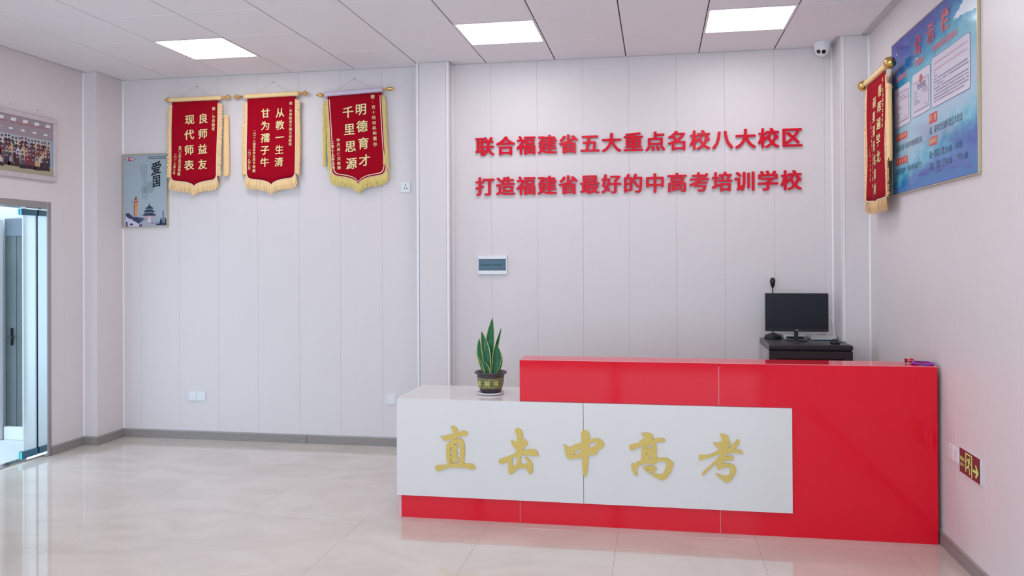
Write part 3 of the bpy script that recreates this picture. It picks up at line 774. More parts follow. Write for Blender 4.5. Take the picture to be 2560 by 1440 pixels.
# pennant on the right wall
T4 = [('春晖遍学北', .108, .100, -.11, -.565, 0.078, B), ('硕果满枝桃樟树', -.022, -.010, -.17, -.78, 0.074, B),
      ('二〇一八届高三文化课学生', -.110, -.098, -.30, -.655, 0.024, .014), ('敬赠', -.098, -.095, -.70, -.75, 0.027, .014), ('二〇一八年八月', -.175, -.168, -.49, -.70, 0.024, .014),
      ('赠：长青教育全体老师', .178, .175, -.05, -.36, 0.026, .014)]
W4 = pennant('award_pennant', 'red pennant with brass balls on its rod, on the right wall beside the blue board', 'pennant', .238, 0, -.838, -.872, (-.352, .352, -.03), 0.012, 'plain', T4,
     (1.522, 6.085, 2.908), rz=-PI / 2, yoff=XR - 1.522 - .012, tass=((0.30, 0.80, 0.0), (0.12, 0.62, -0.02)), lean=-.015, ball=.040, seed=4)

# ================================================================== POSTERS AND BOARDS
def pm(name, r, g, b, rough=0.35): return mat(name, rgb(r, g, b), rough=rough)
def gradient_board(name, kind):
    m = bpy.data.materials.new(name); m.use_nodes = True
    nt = m.node_tree; b = nt.nodes['Principled BSDF']; b.inputs['Roughness'].default_value = 0.12
    tc = nt.nodes.new('ShaderNodeTexCoord'); sp = nt.nodes.new('ShaderNodeSeparateXYZ')
    nt.links.new(tc.outputs['Object'], sp.inputs[0])
    nz = nt.nodes.new('ShaderNodeTexNoise'); nz.inputs['Detail'].default_value = 8; nz.inputs['Roughness'].default_value = .6
    mp = nt.nodes.new('ShaderNodeMapping'); nt.links.new(tc.outputs['Object'], mp.inputs[0]); nt.links.new(mp.outputs[0], nz.inputs['Vector'])
    ad = nt.nodes.new('ShaderNodeMath'); ad.operation = 'MULTIPLY_ADD'
    nt.links.new(nz.outputs['Fac'], ad.inputs[0])
    r = nt.nodes.new('ShaderNodeValToRGB'); els = r.color_ramp.elements
    if kind == 'sky':
        mp.inputs['Scale'].default_value = (1.6, 1, 3.0); mp.inputs['Rotation'].default_value = (0, 0.5, 0)
        ad.inputs[1].default_value = 0.34
        st = [(0.08, (45, 105, 180)), (0.16, (55, 130, 195)), (0.22, (70, 170, 202)), (0.29, (135, 192, 216)), (0.40, (168, 196, 218)), (0.58, (158, 204, 220)), (0.72, (125, 195, 214)), (0.83, (60, 165, 200)), (0.92, (30, 112, 180)), (1.02, (44, 70, 165)), (1.15, (56, 50, 155))]
        dv = 1.25
    else:
        mp.inputs['Scale'].default_value = (2, 1, 2); ad.inputs[1].default_value = 0.25
        st = [(0.0, (172, 172, 190)), (0.25, (165, 180, 190)), (0.6, (160, 174, 184)), (1.2, (158, 168, 180))]
        dv = 1.25
    sc = nt.nodes.new('ShaderNodeMath'); sc.operation = 'ADD'
    tilt = nt.nodes.new('ShaderNodeMath'); tilt.operation = 'MULTIPLY_ADD'; tilt.inputs[1].default_value = -0.16 if kind == 'sky' else 0.0
    nt.links.new(sp.outputs['X'], tilt.inputs[0]); nt.links.new(sp.outputs['Z'], tilt.inputs[2])
    nt.links.new(tilt.outputs[0], ad.inputs[2]); nt.links.new(ad.outputs[0], sc.inputs[0]); sc.inputs[1].default_value = -0.12 if kind != 'sky' else -0.02
    dvn = nt.nodes.new('ShaderNodeMath'); dvn.operation = 'DIVIDE'; nt.links.new(sc.outputs[0], dvn.inputs[0]); dvn.inputs[1].default_value = dv
    nt.links.new(dvn.outputs[0], r.inputs[0])
    while len(els) > 1: els.remove(els[-1])
    els[0].position = st[0][0] / dv; els[0].color = rgb(*st[0][1])
    for p, c in st[1:]:
        e = els.new(min(1, p / dv)); e.color = rgb(*c)
    nt.links.new(r.outputs[0], b.inputs['Base Color'])
    return m
FR_GOLD = mat('thin_gold_frame', (0.55, 0.46, 0.30, 1), rough=0.3, metal=0.4)
def blob(cx, cz, rx, rz, n=18, ph=0.0, amp=0.12):
    return [(cx + rx * math.cos(2 * PI * k / n) * (1 + amp * math.sin(3 * k + ph)), cz + rz * math.sin(2 * PI * k / n) * (1 + amp * math.cos(2 * k + ph))) for k in range(n)]
def rrect(x0, x1, z0, z1, r, n=4):
    P = []
    for (cx, cz, a0) in ((x1 - r, z1 - r, 0), (x0 + r, z1 - r, 90), (x0 + r, z0 + r, 180), (x1 - r, z0 + r, 270)):
        for k in range(n + 1):
            a = math.radians(a0 + 90 * k / n); P.append((cx + r * math.cos(a), cz + r * math.sin(a)))
    return P
def tiny_rows(q, x0, x1, z, h, y, m, seed, pitch=None, gapp=0.0):
    rnd = random.Random(seed); x = x0; pitch = pitch or h * 1.05
    while x < x1 - pitch * .6:
        if rnd.random() >= gapp:
            w = pitch * .78
            q.rect(x, x + w, z + h * .78, z + h, y, m); q.rect(x + w * rnd.uniform(.1, .5), x + w * rnd.uniform(.55, .7), z, z + h, y - .0001, m)
            q.rect(x + w * .05, x + w * .95, z + h * rnd.uniform(.3, .5), z + h * .58, y, m)
            q.rect(x + w * rnd.uniform(0, .3), x + w, z, z + h * .17, y, m)
        x += pitch
# ---- poster on the back wall at the left
t = thing('framed_poster', 'pale blue framed poster with black brush characters, left end of back wall', 'poster', (-4.94, 6.905, 1.962))
PW, PH = 0.462, 0.688
q = MB(); e = .008
q.box(0, PW, -0.006, 0.013, 0, e, FR_GOLD, .001); q.box(0, PW, -0.006, 0.013, PH - e, PH, FR_GOLD, .001); q.box(0, e, -0.006, 0.013, e, PH - e, FR_GOLD, .001); q.box(PW - e, PW, -0.006, 0.013, e, PH - e, FR_GOLD, .001)
q.build('frame', t)
q = MB(); q.box(e, PW - e, 0.0, 0.012, e, PH - e, gradient_board('poster_pale_ground', 'pale')); q.build('print', t)
q = MB(); Y = -0.0008
def X(zx): return (zx - 150) / 765 * PW
def Z(zy): return PH - (zy - 100) / 1200 * PH
def pl(pts, m, y=Y): q.poly([(X(a), Z(b)) for a, b in pts], y, m)
INK = pm('ink_black', 28, 32, 42); NAVY = pm('ink_navy', 58, 62, 96); NAVY2 = pm('ink_blue', 60, 86, 125); MAR = pm('logo_red', 158, 34, 58); CREAM = pm('cream_print', 222, 205, 200)
ORG = pm('column_orange', 214, 150, 96); ORG2 = pm('column_rust', 168, 82, 66); PNK = pm('temple_pink', 196, 140, 150); TEAL = pm('temple_teal', 44, 62, 84); LIL = pm('mist_lilac', 205, 200, 222); SMK = pm('smoke_grey', 142, 158, 164); GRY = pm('small_print_grey', 92, 104, 118)
pl(blob(570, 690, 110, 60, ph=1), SMK, Y + .0004); pl(blob(620, 610, 60, 60, ph=2), SMK, Y + .0005); 
pl(blob(280, 182, 88, 30, 24, amp=.04), MAR)
put_row(q, '双十培训', X(205), X(352), Z(182), .024, Y - .0006, CREAM, .03)
tiny_rows(q, X(580), X(900), Z(162), .009, Y, INK, 1); tiny_rows(q, X(580), X(900), Z(190), .009, Y, INK, 2)
put_char(q, '爱', X(725), Z(345), .112, Y - .0004, INK, .026, 0, .85, shear=.28); put_char(q, '国', X(728), Z(552), .105, Y - .0004, INK, .026, 0, .72, shear=.18)
for k, (xx, z0, z1) in enumerate(((465, 275, 405), (495, 275, 810), (525, 275, 830), (556, 275, 825))):
    zz = z0
    while zz < z1:
        if random.random() > .08:
            q.rect(X(xx - 6), X(xx + 6), Z(zz + 9), Z(zz + 7), Y, GRY); q.rect(X(xx - 2), X(xx + 2), Z(zz + 9), Z(zz), Y - .0001, GRY); q.rect(X(xx - 5), X(xx + 5), Z(zz + 4), Z(zz + 2), Y, GRY)
        zz += 14
pl([(345, 890), (405, 890), (395, 1120), (340, 1120)], ORG); pl([(345, 890), (362, 890), (358, 1120), (340, 1120)], ORG2, Y - .0003)
pl([(340, 845), (410, 845), (412, 870), (400, 892), (348, 892), (338, 870)], ORG2, Y - .0004); pl([(342, 858), (410, 858), (410, 868), (342, 868)], CREAM, Y - .0006); pl([(355, 845), (365, 810), (380, 800), (395, 802), (385, 820), (396, 845)], ORG2, Y - .0004); pl([(362, 812), (380, 798), (396, 802), (380, 818)], INK, Y - .0006)
pl([(275, 835), (290, 832), (310, 880), (345, 925), (342, 942), (300, 900)], SMK); pl(blob(418, 948, 24, 26), pm('cloud_cream', 205, 190, 150))
pl([(598, 912), (612, 912), (608, 935), (600, 935)], INK); pl([(602, 930), (575, 965), (535, 985), (540, 1000), (670, 1000), (675, 985), (635, 962), (608, 930)], TEAL); pl([(560, 1000), (650, 1000), (650, 1012), (560, 1012)], LIL, Y - .0002)
pl([(565, 1005), (525, 1030), (508, 1042), (515, 1056), (695, 1056), (702, 1042), (680, 1030), (645, 1005)], TEAL, Y - .0003); pl([(545, 1056), (665, 1056), (660, 1068), (550, 1068)], LIL, Y - .0002)
pl([(545, 1060), (505, 1090), (488, 1100), (500, 1112), (712, 1112), (724, 1096), (690, 1082), (665, 1060)], TEAL, Y - .0004); pl([(515, 1112), (690, 1112), (685, 1135), (660, 1135), (655, 1120), (560, 1120), (550, 1135), (520, 1128)], PNK, Y - .0003)
pl([(575, 1120), (640, 1120), (655, 1200), (640, 1235), (560, 1235), (562, 1200)], PNK, Y - .0001); pl([(588, 1125), (628, 1125), (638, 1230), (575, 1230)], LIL, Y - .0003)
pl([(195, 1075), (230, 1065), (262, 1068), (285, 1095), (318, 1110), (300, 1150), (262, 1165), (215, 1130)], NAVY); pl([(200, 1110), (240, 1140), (270, 1158), (250, 1172), (205, 1140)], LIL, Y - .0003)
pl([(315, 1125), (400, 1130), (500, 1150), (545, 1165), (500, 1180), (470, 1210), (430, 1240), (380, 1210), (320, 1180), (300, 1150)], NAVY); pl([(190, 1150), (290, 1160), (350, 1200), (430, 1250), (500, 1275), (490, 1288), (190, 1288)], LIL, Y - .0004)
pl([(200, 1200), (235, 1215), (225, 1250), (250, 1280), (205, 1280)], NAVY, Y - .0006); pl(blob(300, 1250, 30, 18), NAVY, Y - .0006); pl([(430, 1245), (475, 1225), (485, 1285), (435, 1285)], NAVY, Y - .0006); pl(blob(455, 1238, 14, 20), LIL, Y - .0008)
pl([(833, 1040), (848, 1030), (850, 1240), (826, 1240)], NAVY2); 
for (a, b, c) in ((792, 812, 1155), (800, 824, 1180), (862, 886, 1150), (880, 903, 1168), (775, 800, 1200)): pl([(a, c), (b, c - 8), (b, 1260), (a, 1260)], NAVY2 if a != 862 else NAVY, Y - .0002)
pl([(720, 1245), (905, 1225), (905, 1270), (725, 1268)], INK, Y - .0003)
for zz in (1140, 1170, 1200): pl([(440, zz), (545, zz - 2), (545, zz + 4), (440, zz + 4)], SMK, Y - .0005); pl([(655, zz), (790, zz - 3), (790, zz + 2), (655, zz + 3)], SMK, Y - .0005)
tiny_rows(q, X(590), X(770), Z(1240), .010, Y - .0005, GRY, 5, .013)
q.build('printed_picture', t)

# ---- large blue notice board on the right wall
BW, BH = 1.520, 1.03
t = thing('notice_board', 'large glossy blue notice board with white panels and red heading, on the right wall', 'notice board', (XR - 0.011, 5.945, 2.065), -PI / 2)
q = MB(); e = .008
q.box(0, BW, -0.0065, 0.010, 0, e, FR_GOLD, .0015); q.box(0, BW, -0.0065, 0.010, BH - e, BH, FR_GOLD, .0015); q.box(0, e, -0.0065, 0.010, e, BH - e, FR_GOLD, .0015); q.box(BW - e, BW, -0.0065, 0.010, e, BH - e, FR_GOLD, .0015)
q.build('frame', t)
q = MB(); q.box(e, BW - e, -.004, .010, e, BH - e, gradient_board('board_blue_ground', 'sky')); q.build('print', t)
q = MB(); Y = -.0048
def bx(Yw): return 5.945 - Yw
def bz(zw): return zw - 2.065
PANEL = pm('panel_lilac_white', 222, 212, 226, .2); PLINE = pm('panel_outline', 60, 80, 130); HR = pm('heading_red', 216, 40, 70); HW = pm('heading_outline', 236, 200, 215); BTX = pm('body_text_dark', 140, 130, 158); BTP = pm('body_text_pink', 228, 165, 185); TAGR = pm('tag_red', 216, 76, 88); TAGY = pm('tag_yellow', 240, 200, 150); TXT = pm('notice_text_teal', 38, 88, 108); RAGW = pm('ragged_patch_white', 226, 234, 244, .15)
MNT = pm('painted_hill_blue', 66, 128, 186); BEAM = pm('painted_light_beam', 112, 170, 205); MIST = pm('painted_mist', 158, 180, 205)
# painted backdrop: beams, hills, mist, ragged white patch at upper right
hill = [(.012, .012), (.012, .10)] + [(.03 + .05 * k,   .042 + .010 * math.sin(k * 1.3) + .04 * math.exp(-((k - 14) / 5.0) ** 2) + .03 * math.exp(-((k - 22) / 4.0) ** 2)) for k in range(29)] + [(1.508, .16), (1.508, .012)]
q.poly(hill, Y + .0005, MNT)
q.poly([(.10, .012), (.10, .05)] + [(.16 + .06 * k, .035 + .008 * math.sin(k * 2.1)) for k in range(18)] + [(1.30, .012)], Y + .0003, pm('painted_hill_blue_near', 74, 128, 190))
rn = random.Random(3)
ragged = [(1.17, .870)] + [(1.17 + .0148 * k, .870 + .0054 * k + rn.uniform(-.006, .010)) for k in range(1, 23)] + [(1.508, .99), (1.508, .835)] + [(1.50 - .0148 * k, .838 + .0015 * k + rn.uniform(-.007, .006)) for k in range(1, 22)]
q.poly(ragged, Y + .0002, RAGW)
# headings
for ch, xx in (('公', .575), ('示', .815), ('栏', 1.062)):
    zz = .888 + (xx - .575) * .03
    put_char(q, ch, xx, zz, .112, Y, HW, .055); put_char(q, ch, xx, zz, .112, Y - .0020, HR, .028)
def head(txt, x0, x1, z, s):
    put_row(q, txt, x0, x1, z, s, Y, HW, .05); put_row(q, txt, x0, x1, z, s, Y - .0014, pm('heading_pink', 214, 96, 130), .0)
head('办学许可证', .125, .345, .765, .038); head('营业执照', .520, .680, .782, .038); head('收费项目及退费办法', .845, 1.24, .792, .038)
for (a, b, c, d) in ((.070, .415, .442, .705), (.462, .800, .456, .722), (.830, 1.420, .452, .740)):
    q.poly(rrect(a - .003, b + .003, c - .003, d + .003, .022), Y, PLINE); q.poly(rrect(a, b, c, d, .020), Y - .0006, PANEL)
y2 = Y - .0012
LG = pm('licence_border', 172, 160, 184); LG2 = pm('licence_paper', 212, 202, 216)
for (a, b, c, d) in ((.095, .390, .472, .668), (.485, .778, .480, .668)):
    q.rect(a, b, c, d, y2, LG); q.rect(a + .005, b - .005, c + .009, d - .009, y2 - .0005, LG2)
q.poly(blob(.630, .672, .030, .026, 20, amp=0), y2 - .0010, pm('emblem_rose', 205, 92, 92))
put_row(q, '营业执照', .560, .720, .630, .034, y2 - .001, BTX, .02)
for k, (a, b, z) in enumerate(((.18, .31, .635), (.17, .32, .615), (.27, .37, .615), (.13, .23, .575), (.14, .24, .56), (.12, .18, .53), (.14, .23, .525), (.12, .20, .51), (.14, .22, .50), (.12, .15, .485), (.30, .34, .495))):
    tiny_rows(q, a, b, z, .007, y2 - .001, LG, 30 + k)
for k, (a, b, z) in enumerate(((.50, .55, .605), (.50, .57, .590), (.50, .58, .570), (.50, .56, .555), (.50, .60, .540), (.51, .62, .528), (.66, .74, .605), (.65, .76, .590), (.68, .77, .575), (.70, .76, .500))):
    tiny_rows(q, a, b, z, .007, y2 - .001, LG, 60 + k)
z = .714
for k, (x1_, m_) in enumerate(((.90, BTP), (1.38, BTP), (.88, BTP), (1.39, BTP), (.92, BTP), (.93, BTX), (1.39, BTX), (1.40, BTX), (1.04, BTX), (1.40, BTX), (1.40, BTX), (1.40, BTX), (1.40, BTX), (1.34, BTX))):
    tiny_rows(q, .862 if k not in (0, 5) else .875, x1_, z, .0095, y2, m_, 90 + k, .0120, gapp=.05); z -= .0182
def tagbox(a, b, c, d, txt):
    q.poly(rrect(a, b, c, d, .010), Y, TAGR); put_row(q, txt, a + .008, b - .008, (c + d) / 2, (d - c) * .62, Y - .0008, TAGY, .03)
tagbox(.095, .345, .355, .398, '办学机构名称'); tagbox(.095, .345, .195, .240, '招生对象')
tagbox(.775, .915, .366, .425, '内 容'); tagbox(.775, .915, .235, .285, '培训时间')
put_row(q, '福清市双十培训学校有限公司', .105, .640, .302, .038, Y - .0004, TXT, 0, .92)
put_row(q, '福清市初中、高中各年级学生', .105, .640, .150, .038, Y - .0004, TXT, 0, .92)
put_row(q, '初、高中文化辅导及艺术培训', .778, 1.305, .325, .044, Y - .0004, TXT, 0, .84)
put_row(q, '周一至周五 晚上6:00 - 8:00', .778, 1.295, .183, .044, Y - .0004, TXT, 0, .84)
put_row(q, '周六、周日 上午8:00 - 下午5:00', .778, 1.375, .115, .044, Y - .0004, TXT, 0, .84)
q.build('printed_text', t)
q = MB(); q.lathe([(.006, 0), (.005, -.004), (.001, -.005)], (.13, -.0045, .935), STEELB, 'y', 12); q.build('fixing_screw', t)

# ---- group photograph on the left wall
FW, FH = 1.20, 0.535
t = thing('group_photograph', 'group photograph in a pale marbled frame above the doorway on the left wall', 'picture', (XN + 0.016, 6.195 - FW, 2.326), PI / 2)
MARB = mat('marbled_white_frame', rgb(205, 192, 196), rough=.4, vary=.14, vscale=22)
q = MB(); e = .042
q.box(0, FW, -0.016, 0.015, 0, e, MARB, .005); q.box(0, FW, -0.016, 0.015, FH - e, FH, MARB, .005); q.box(0, e, -0.016, 0.015, e, FH - e, MARB, .005); q.box(FW - e, FW, -0.016, 0.015, e, FH - e, MARB, .005)
q.build('frame', t)
q = MB(); q.box(e, FW - e, -.004, .014, e, FH - e, pm('photo_ceiling_grey', 160, 148, 156, .2)); q.build('print', t)
q = MB(); Y = -.0046
x0, x1, z0, z1 = e, FW - e, e, FH - e; hh = z1 - z0
q.rect(x0, x1, z0, z0 + hh * .16, Y, pm('photo_floor_olive', 172, 164, 140)); q.rect(x0, x1 - .03, z0 + hh * .16, z0 + hh * .66, Y, pm('photo_wall_blue', 172, 182, 192)); q.rect(x1 - .03, x1, z0 + hh * .16, z0 + hh * .66, Y, pm('photo_window', 150, 168, 186))
lw = pm('photo_lamp_white', 226, 222, 230)
for k in range(8):
    xx = x1 - .06 - k * .125
    q.poly([(xx - .03, z0 + hh * .90), (xx + .022, z0 + hh * .90), (xx + .03, z0 + hh * .96), (xx - .022, z0 + hh * .96)], Y - .0003, lw)
    q.poly([(xx - .05, z0 + hh * .745), (xx - .01, z0 + hh * .745), (xx - .004, z0 + hh * .78), (xx - .044, z0 + hh * .78)], Y - .0003, lw)
tiny_rows(q, x0 + .05, x1 - .03, z0 + hh * .865, .014, Y - .0008, pm('photo_red_caption', 190, 110, 122), 11, .019, .1)
skin = pm('photo_skin', 196, 158, 150); hair = pm('photo_hair', 60, 44, 52)
shirts = [pm('photo_shirt_%d' % i, *c) for i, c in enumerate(((205, 205, 215), (70, 44, 56), (120, 60, 70), (150, 150, 165), (90, 84, 100), (140, 60, 68), (200, 190, 180), (60, 60, 76), (190, 165, 130)))]
rn = random.Random(5)
for row, (hz, n, hgt) in enumerate(((.60, 30, .20), (.52, 27, .22), (.445, 26, .20), (.36, 26, .20), (.27, 19, .17))):
    for k in range(n):
        cx = x0 + .02 + (x1 - x0 - .06) * (k + .5 + rn.uniform(-.15, .15)) / n; cz = z0 + hh * (hz + rn.uniform(-.015, .015)); yy = Y - .0004 * (row + 1)
        s = rn.choice(shirts); w = .020 if row < 4 else .026
        q.poly([(cx - w, cz - hh * hgt), (cx + w, cz - hh * hgt), (cx + w * .85, cz - .022), (cx + w * .3, cz - .012), (cx - w * .3, cz - .012), (cx - w * .85, cz - .022)], yy, s)
        if row == 4: q.poly([(cx - w * 1.2, cz - hh * hgt - .004), (cx + w * 1.2, cz - hh * hgt - .004), (cx + w, cz - hh * .11), (cx - w, cz - hh * .11)], yy - .0001, hair)
        q.poly(blob(cx, cz, .0095, .0125, 10, amp=0), yy - .0001, skin)
        q.poly([(cx - .0105, cz + .001), (cx + .0105, cz + .001), (cx + .009, cz + .012), (cx, cz + .016), (cx - .009, cz + .012)], yy - .0002, hair)
q.build('printed_picture', t)
for i, (yy, L) in enumerate(((5.711, 'small dark screw in the left wall above the group photograph, the left one'), (5.997, 'small dark screw in the left wall above the group photograph, the right one'))):
    q = MB(); q.lathe([(.008, 0), (.008, .005), (.003, .010)], (0, 0, 0), KEYM, 'x', 12)
    tag(q.build('wall_screw', loc=(XN, yy, 2.912)), L, 'screw', 'screws above the photograph')

# ================================================================== SMALL WALL FITTINGS
def plate(name, label, cat, loc, w, h, rz, parts, group=None):
    t = thing(name, label, cat, loc, rz, group)
    q = MB(); q.box(-w / 2, w / 2, -0.009, 0, -h / 2, h / 2, PLASTIC, .002); q.build('cover_plate', t)
    parts(t); return t
def p_socket(t):
    q = MB()
    q.box(-.003, .003, -.0096, -.008, .010, .026, SLOT)
    for s in (-1, 1):
        v = [(s * .012, -.0096, -.018), (s * .018, -.0096, -.014), (s * .012, -.0096, -.002), (s * .006, -.0096, -.006)]
        q.add(v, [(0, 1, 2, 3)], SLOT)
    q.build('socket_holes', t)
def p_blank(t): q = MB(); q.box(-.036, .036, -.0105, -.009, -.036, .036, PLASTIC, .0007); q.build('face', t)
def p_rock(t): q = MB(); q.box(-.026, .030, -.0125, -.009, -.034, .034, PLASTIC, .001); q.build('rocker', t)
plate('wall_socket', 'white three-pin wall socket high up right of the pennants', 'socket', (-2.179, YW, 2.286), .090, .090, 0, p_socket)
plate('blank_wall_plate', 'white wall plate low under the pennants, left of a close pair', 'wall plate', (-4.232, YW, .396), .084, .086, 0, p_blank, 'paired plates on the left back wall')
plate('blank_wall_plate', 'white wall plate low under the pennants, right of a close pair', 'wall plate', (-4.147, YW, .397), .084, .086, 0, p_blank, 'paired plates on the left back wall')
plate('wall_switch', 'white rocker plate low on the back wall just left of the desk', 'switch', (-2.318, YW, .410), .088, .088, 0, p_rock)
plate('blank_wall_plate', 'white wall plate low on the right wall, farther from the exit sign', 'wall plate', (XR, 4.873, .572), .080, .082, -PI / 2, p_blank)
plate('wall_switch', 'white rocker plate low on the right wall touching the exit sign', 'switch', (XR, 4.786, .570), .080, .082, -PI / 2, p_rock)
# breaker box
t = thing('breaker_box', 'white breaker box with smoked blue cover on the back wall under the slogan', 'breaker box', (-1.4005, YW, 1.5985))
q = MB()
w, h, d = .129, .0815, .022
q.box(-w, w, -d, 0, h - .032, h, PLASTIC, .003); q.box(-w, w, -d, 0, -h, -h + .034, PLASTIC, .003); q.box(-w, -w + .010, -d, 0, -h + .034, h - .032, PLASTIC, .002); q.box(w - .010, w, -d, 0, -h + .034, h - .032, PLASTIC, .002)
q.build('box_frame', t)
q = MB(); q.box(-.119, .119, -.014, -.004, -.0475, .0495, SLOT); q.build('recess', t)
q = MB(); q.box(-.117, .117, -.020, -.014, -.0455, .0475, BREAK, .002); q.build('hinged_cover', t, 'smoked blue hinged cover')
for k in range(10):
    if k in (5,): continue
    q = MB(); q.box(-.088 + k * .018, -.088 + k * .018 + .014, -.0215, -.020, -.005, .008, BREAK2, .0005); q.build('breaker_toggle', t)
q = MB(); q.box(-.101, -.096, -.0215, -.020, -.016, .024, LABELW if False else BREAK2); q.build('cover_rib', t)
# exit sign
t = thing('exit_sign', 'dark red and green exit sign with running man and arrow, right wall', 'sign', (XR, 4.739, .4975), -PI / 2)
ACR = mat('clear_acrylic_edge', (.72, .66, .72, 1), rough=.15); EXR = pm('exit_maroon', 106, 62, 62, .2); EXR2 = pm('exit_border_red', 150, 40, 66, .2); LUM = mat('luminous_green', rgb(214, 236, 140), rough=.4)
SW, SH = .288, .134
q = MB(); q.box(0, SW, -.009, 0, 0, SH, ACR, .0015); q.build('acrylic_block', t)
q = MB(); Y = -.0095
q.rect(.003, SW - .003, .003, SH - .003, Y, EXR2); q.rect(.007, SW - .007, .008, SH - .008, Y - .0004, EXR)
y2 = Y - .0009
put_row(q, '安全出口', .012, .082, .078, .020, y2, LUM, .03); put_row(q, 'EXIT', .016, .078, .048, .021, y2, LUM, .04)
for (a, b, c, d) in ((.090, .101, .022, .122), (.170, .183, .008, .122), (.1011, .1699, .114, .122)): q.rect(a, b, c, d, y2, LUM)
q.poly(blob(.146, .098, .0075, .008, 14, amp=0), y2, LUM)
q.poly([(.112, .072), (.120, .088), (.140, .090), (.150, .074), (.164, .066), (.168, .072), (.156, .082), (.146, .094), (.118, .095), (.105, .076)], y2 - .0002, LUM)
q.poly([(.128, .090), (.146, .090), (.142, .062), (.155, .030), (.147, .024), (.132, .054), (.122, .044), (.102, .040), (.100, .048), (.116, .052), (.128, .066)], y2 - .0003, LUM)
q.poly([(.140, .020), (.150, .016), (.151, .024), (.142, .028)], y2, LUM)
q.poly([(.190, .060), (.235, .060), (.222, .086), (.236, .090), (.268, .054), (.236, .020), (.222, .026), (.235, .046), (.190, .046)], y2, LUM)
q.build('printed_sign', t)
# dome camera
t = thing('dome_camera', 'white ceiling dome camera with two dark lenses in the right corner', 'security camera', (1.30, 6.79, H))
q = MB(); q.lathe([(.070, 0), (.070, -.006), (.066, -.020), (.058, -.050), (.052, -.058), (.03, -.062)], (0, 0, 0), PLASTIC, 'z', 32); q.build('camera_base', t)
q = MB(); R_ = .058; pr = [(R_ * math.cos(a), R_ * math.sin(a)) for a in [math.radians(d_) for d_ in range(60, -91, -10)]]; pr[-1] = (.001, -R_)
q.lathe(pr, (0, 0, -.050), PLASTIC, 'z', 32); hd = q.build('camera_head', t)
dirv = Vector((-.30, -.80, -.52)).normalized(); side = dirv.cross(Vector((0, 0, 1))).normalized(); upd = side.cross(dirv)
ctr = Vector((0, 0, -.050))
for k, s in enumerate((-1, 1)):
    q = MB(); di = (dirv + side * (s * .36) + upd * (s * .06)).normalized(); c = ctr + di * .0572
    s1 = di.cross(upd).normalized(); u1 = s1.cross(di)
    n = 20; vs = []; fs = []
    for (r, h) in ((.0165, -.012), (.0165, .0005), (.0155, .0012), (.0145, .0008), (.0005, .0008)):
        for j in range(n):
            a = 2 * PI * j / n; vs.append((c + s1 * (r * math.cos(a)) + u1 * (r * math.sin(a)) + di * h)[:])
    for i in range(4):
        for j in range(n): fs.append((i * n + j, i * n + (j + 1) % n, (i + 1) * n + (j + 1) % n, (i + 1) * n + j))
    q.add(vs, fs, DARKGL if s < 0 else SLOT, False); q.build('lens', hd)
q = MB(); q.lathe([(.003, 0), (.003, -.003), (.001, -.004)], (.012, -.067, -.010), SLOT, 'z', 8); q.build('screw', t)

# ================================================================== RACK WITH MONITOR
RX, RY = .822, 6.345
t = thing('network_rack', 'low black steel equipment cabinet with smoked glass front behind the desk', 'cabinet', (RX, RY, 0))
q = MB(); q.box(0, .594, .012, .570, .955, 1.0, RACKM, .006); q.box(-.002, .596, -.004, .03, .966, .996, RACKM, .004); q.build('cabinet_top', t)
q = MB(); q.box(0, .012, .02, .565, .06, .954, RACKSIDE); q.box(-.004, 0, .06, .53, .10, .93, RACKSIDE, .003); q.build('side_panel', t, 'grey-looking left side panel')
q = MB(); q.box(.582, .594, .02, .565, .06, .954, RACKM); q.build('side_panel', t)
q = MB()
for (a, b, c, d) in ((0.0, .055, .06, .954), (.539, .594, .06, .954), (.055, .539, .90, .954), (.055, .539, .06, .11)): q.box(a, b, 0, .02, c, d, RACKM, .002)
q.build('door_frame', t)
q = MB(); q.box(.055, .539, .006, .012, .11, .90, RACKGLASS); q.build('door_glass', t, 'smoked glass door pane')
q = MB(); q.box(.012, .582, .555, .567, .06, .954, RACKM); q.box(0, .594, .0, .57, .03, .06, RACKM)
for (a, b) in ((.03, .04), (.54, .04), (.03, .50), (.54, .50)): q.box(a, a + .03, b, b + .03, 0, .03, BLK)
q.build('cabinet_base', t)
# monitor
t = thing('computer_monitor', 'black flat monitor standing dark on the black cabinet', 'monitor', (1.072, 6.66, 1.0))
q = MB(); q.box(-.237, .237, 0, .022, .072, .370, BLK, .004); q.box(-.14, .14, .022, .045, .12, .32, BLK, .010); q.build('housing', t)
q = MB(); q.box(-.230, .230, -.0012, .0005, .094, .364, SCREEN); q.build('screen', t)
q = MB(); q.lathe([(.001, .010), (.075, .010), (.088, .006), (.090, 0)], (-.005, -.02, 0), BLK, 'z', 32); q.build('stand_base', t)
q = MB(); q.box(-.018, .012, .004, .028, .008, .10, BLK, .003); q.build('stand_neck', t)
q = MB(); put_row(q, 'AOC', -.012, .012, .083, .010, -.0006, LABELW, .05); q.build('logo', t)
# gooseneck microphone
t = thing('gooseneck_microphone', 'black gooseneck desk microphone rising behind the monitor', 'microphone', (.918, 6.845, 1.0))
q = MB(); q.lathe([(.066, 0), (.068, .010), (.064, .024), (.045, .034), (.018, .042), (.001, .043)], (0, 0, 0), BLK, 'z', 28); q.build('microphone_base', t)
q = MB(); q.tube([(0, 0, .03), (0, 0, .10), (-.002, 0, .20), (.002, 0, .30), (0, 0, .36), (0, 0, .41)], .0045, BLK, 8); q.build('gooseneck', t)
q = MB(); q.lathe([(.005, 0), (.010, .008), (.017, .022), (.021, .045), (.0215, .060), (.018, .074), (.010, .082), (.001, .084)], (0, 0, .405), BLK, 'z', 20); q.build('windscreen', t, 'black foam windscreen')
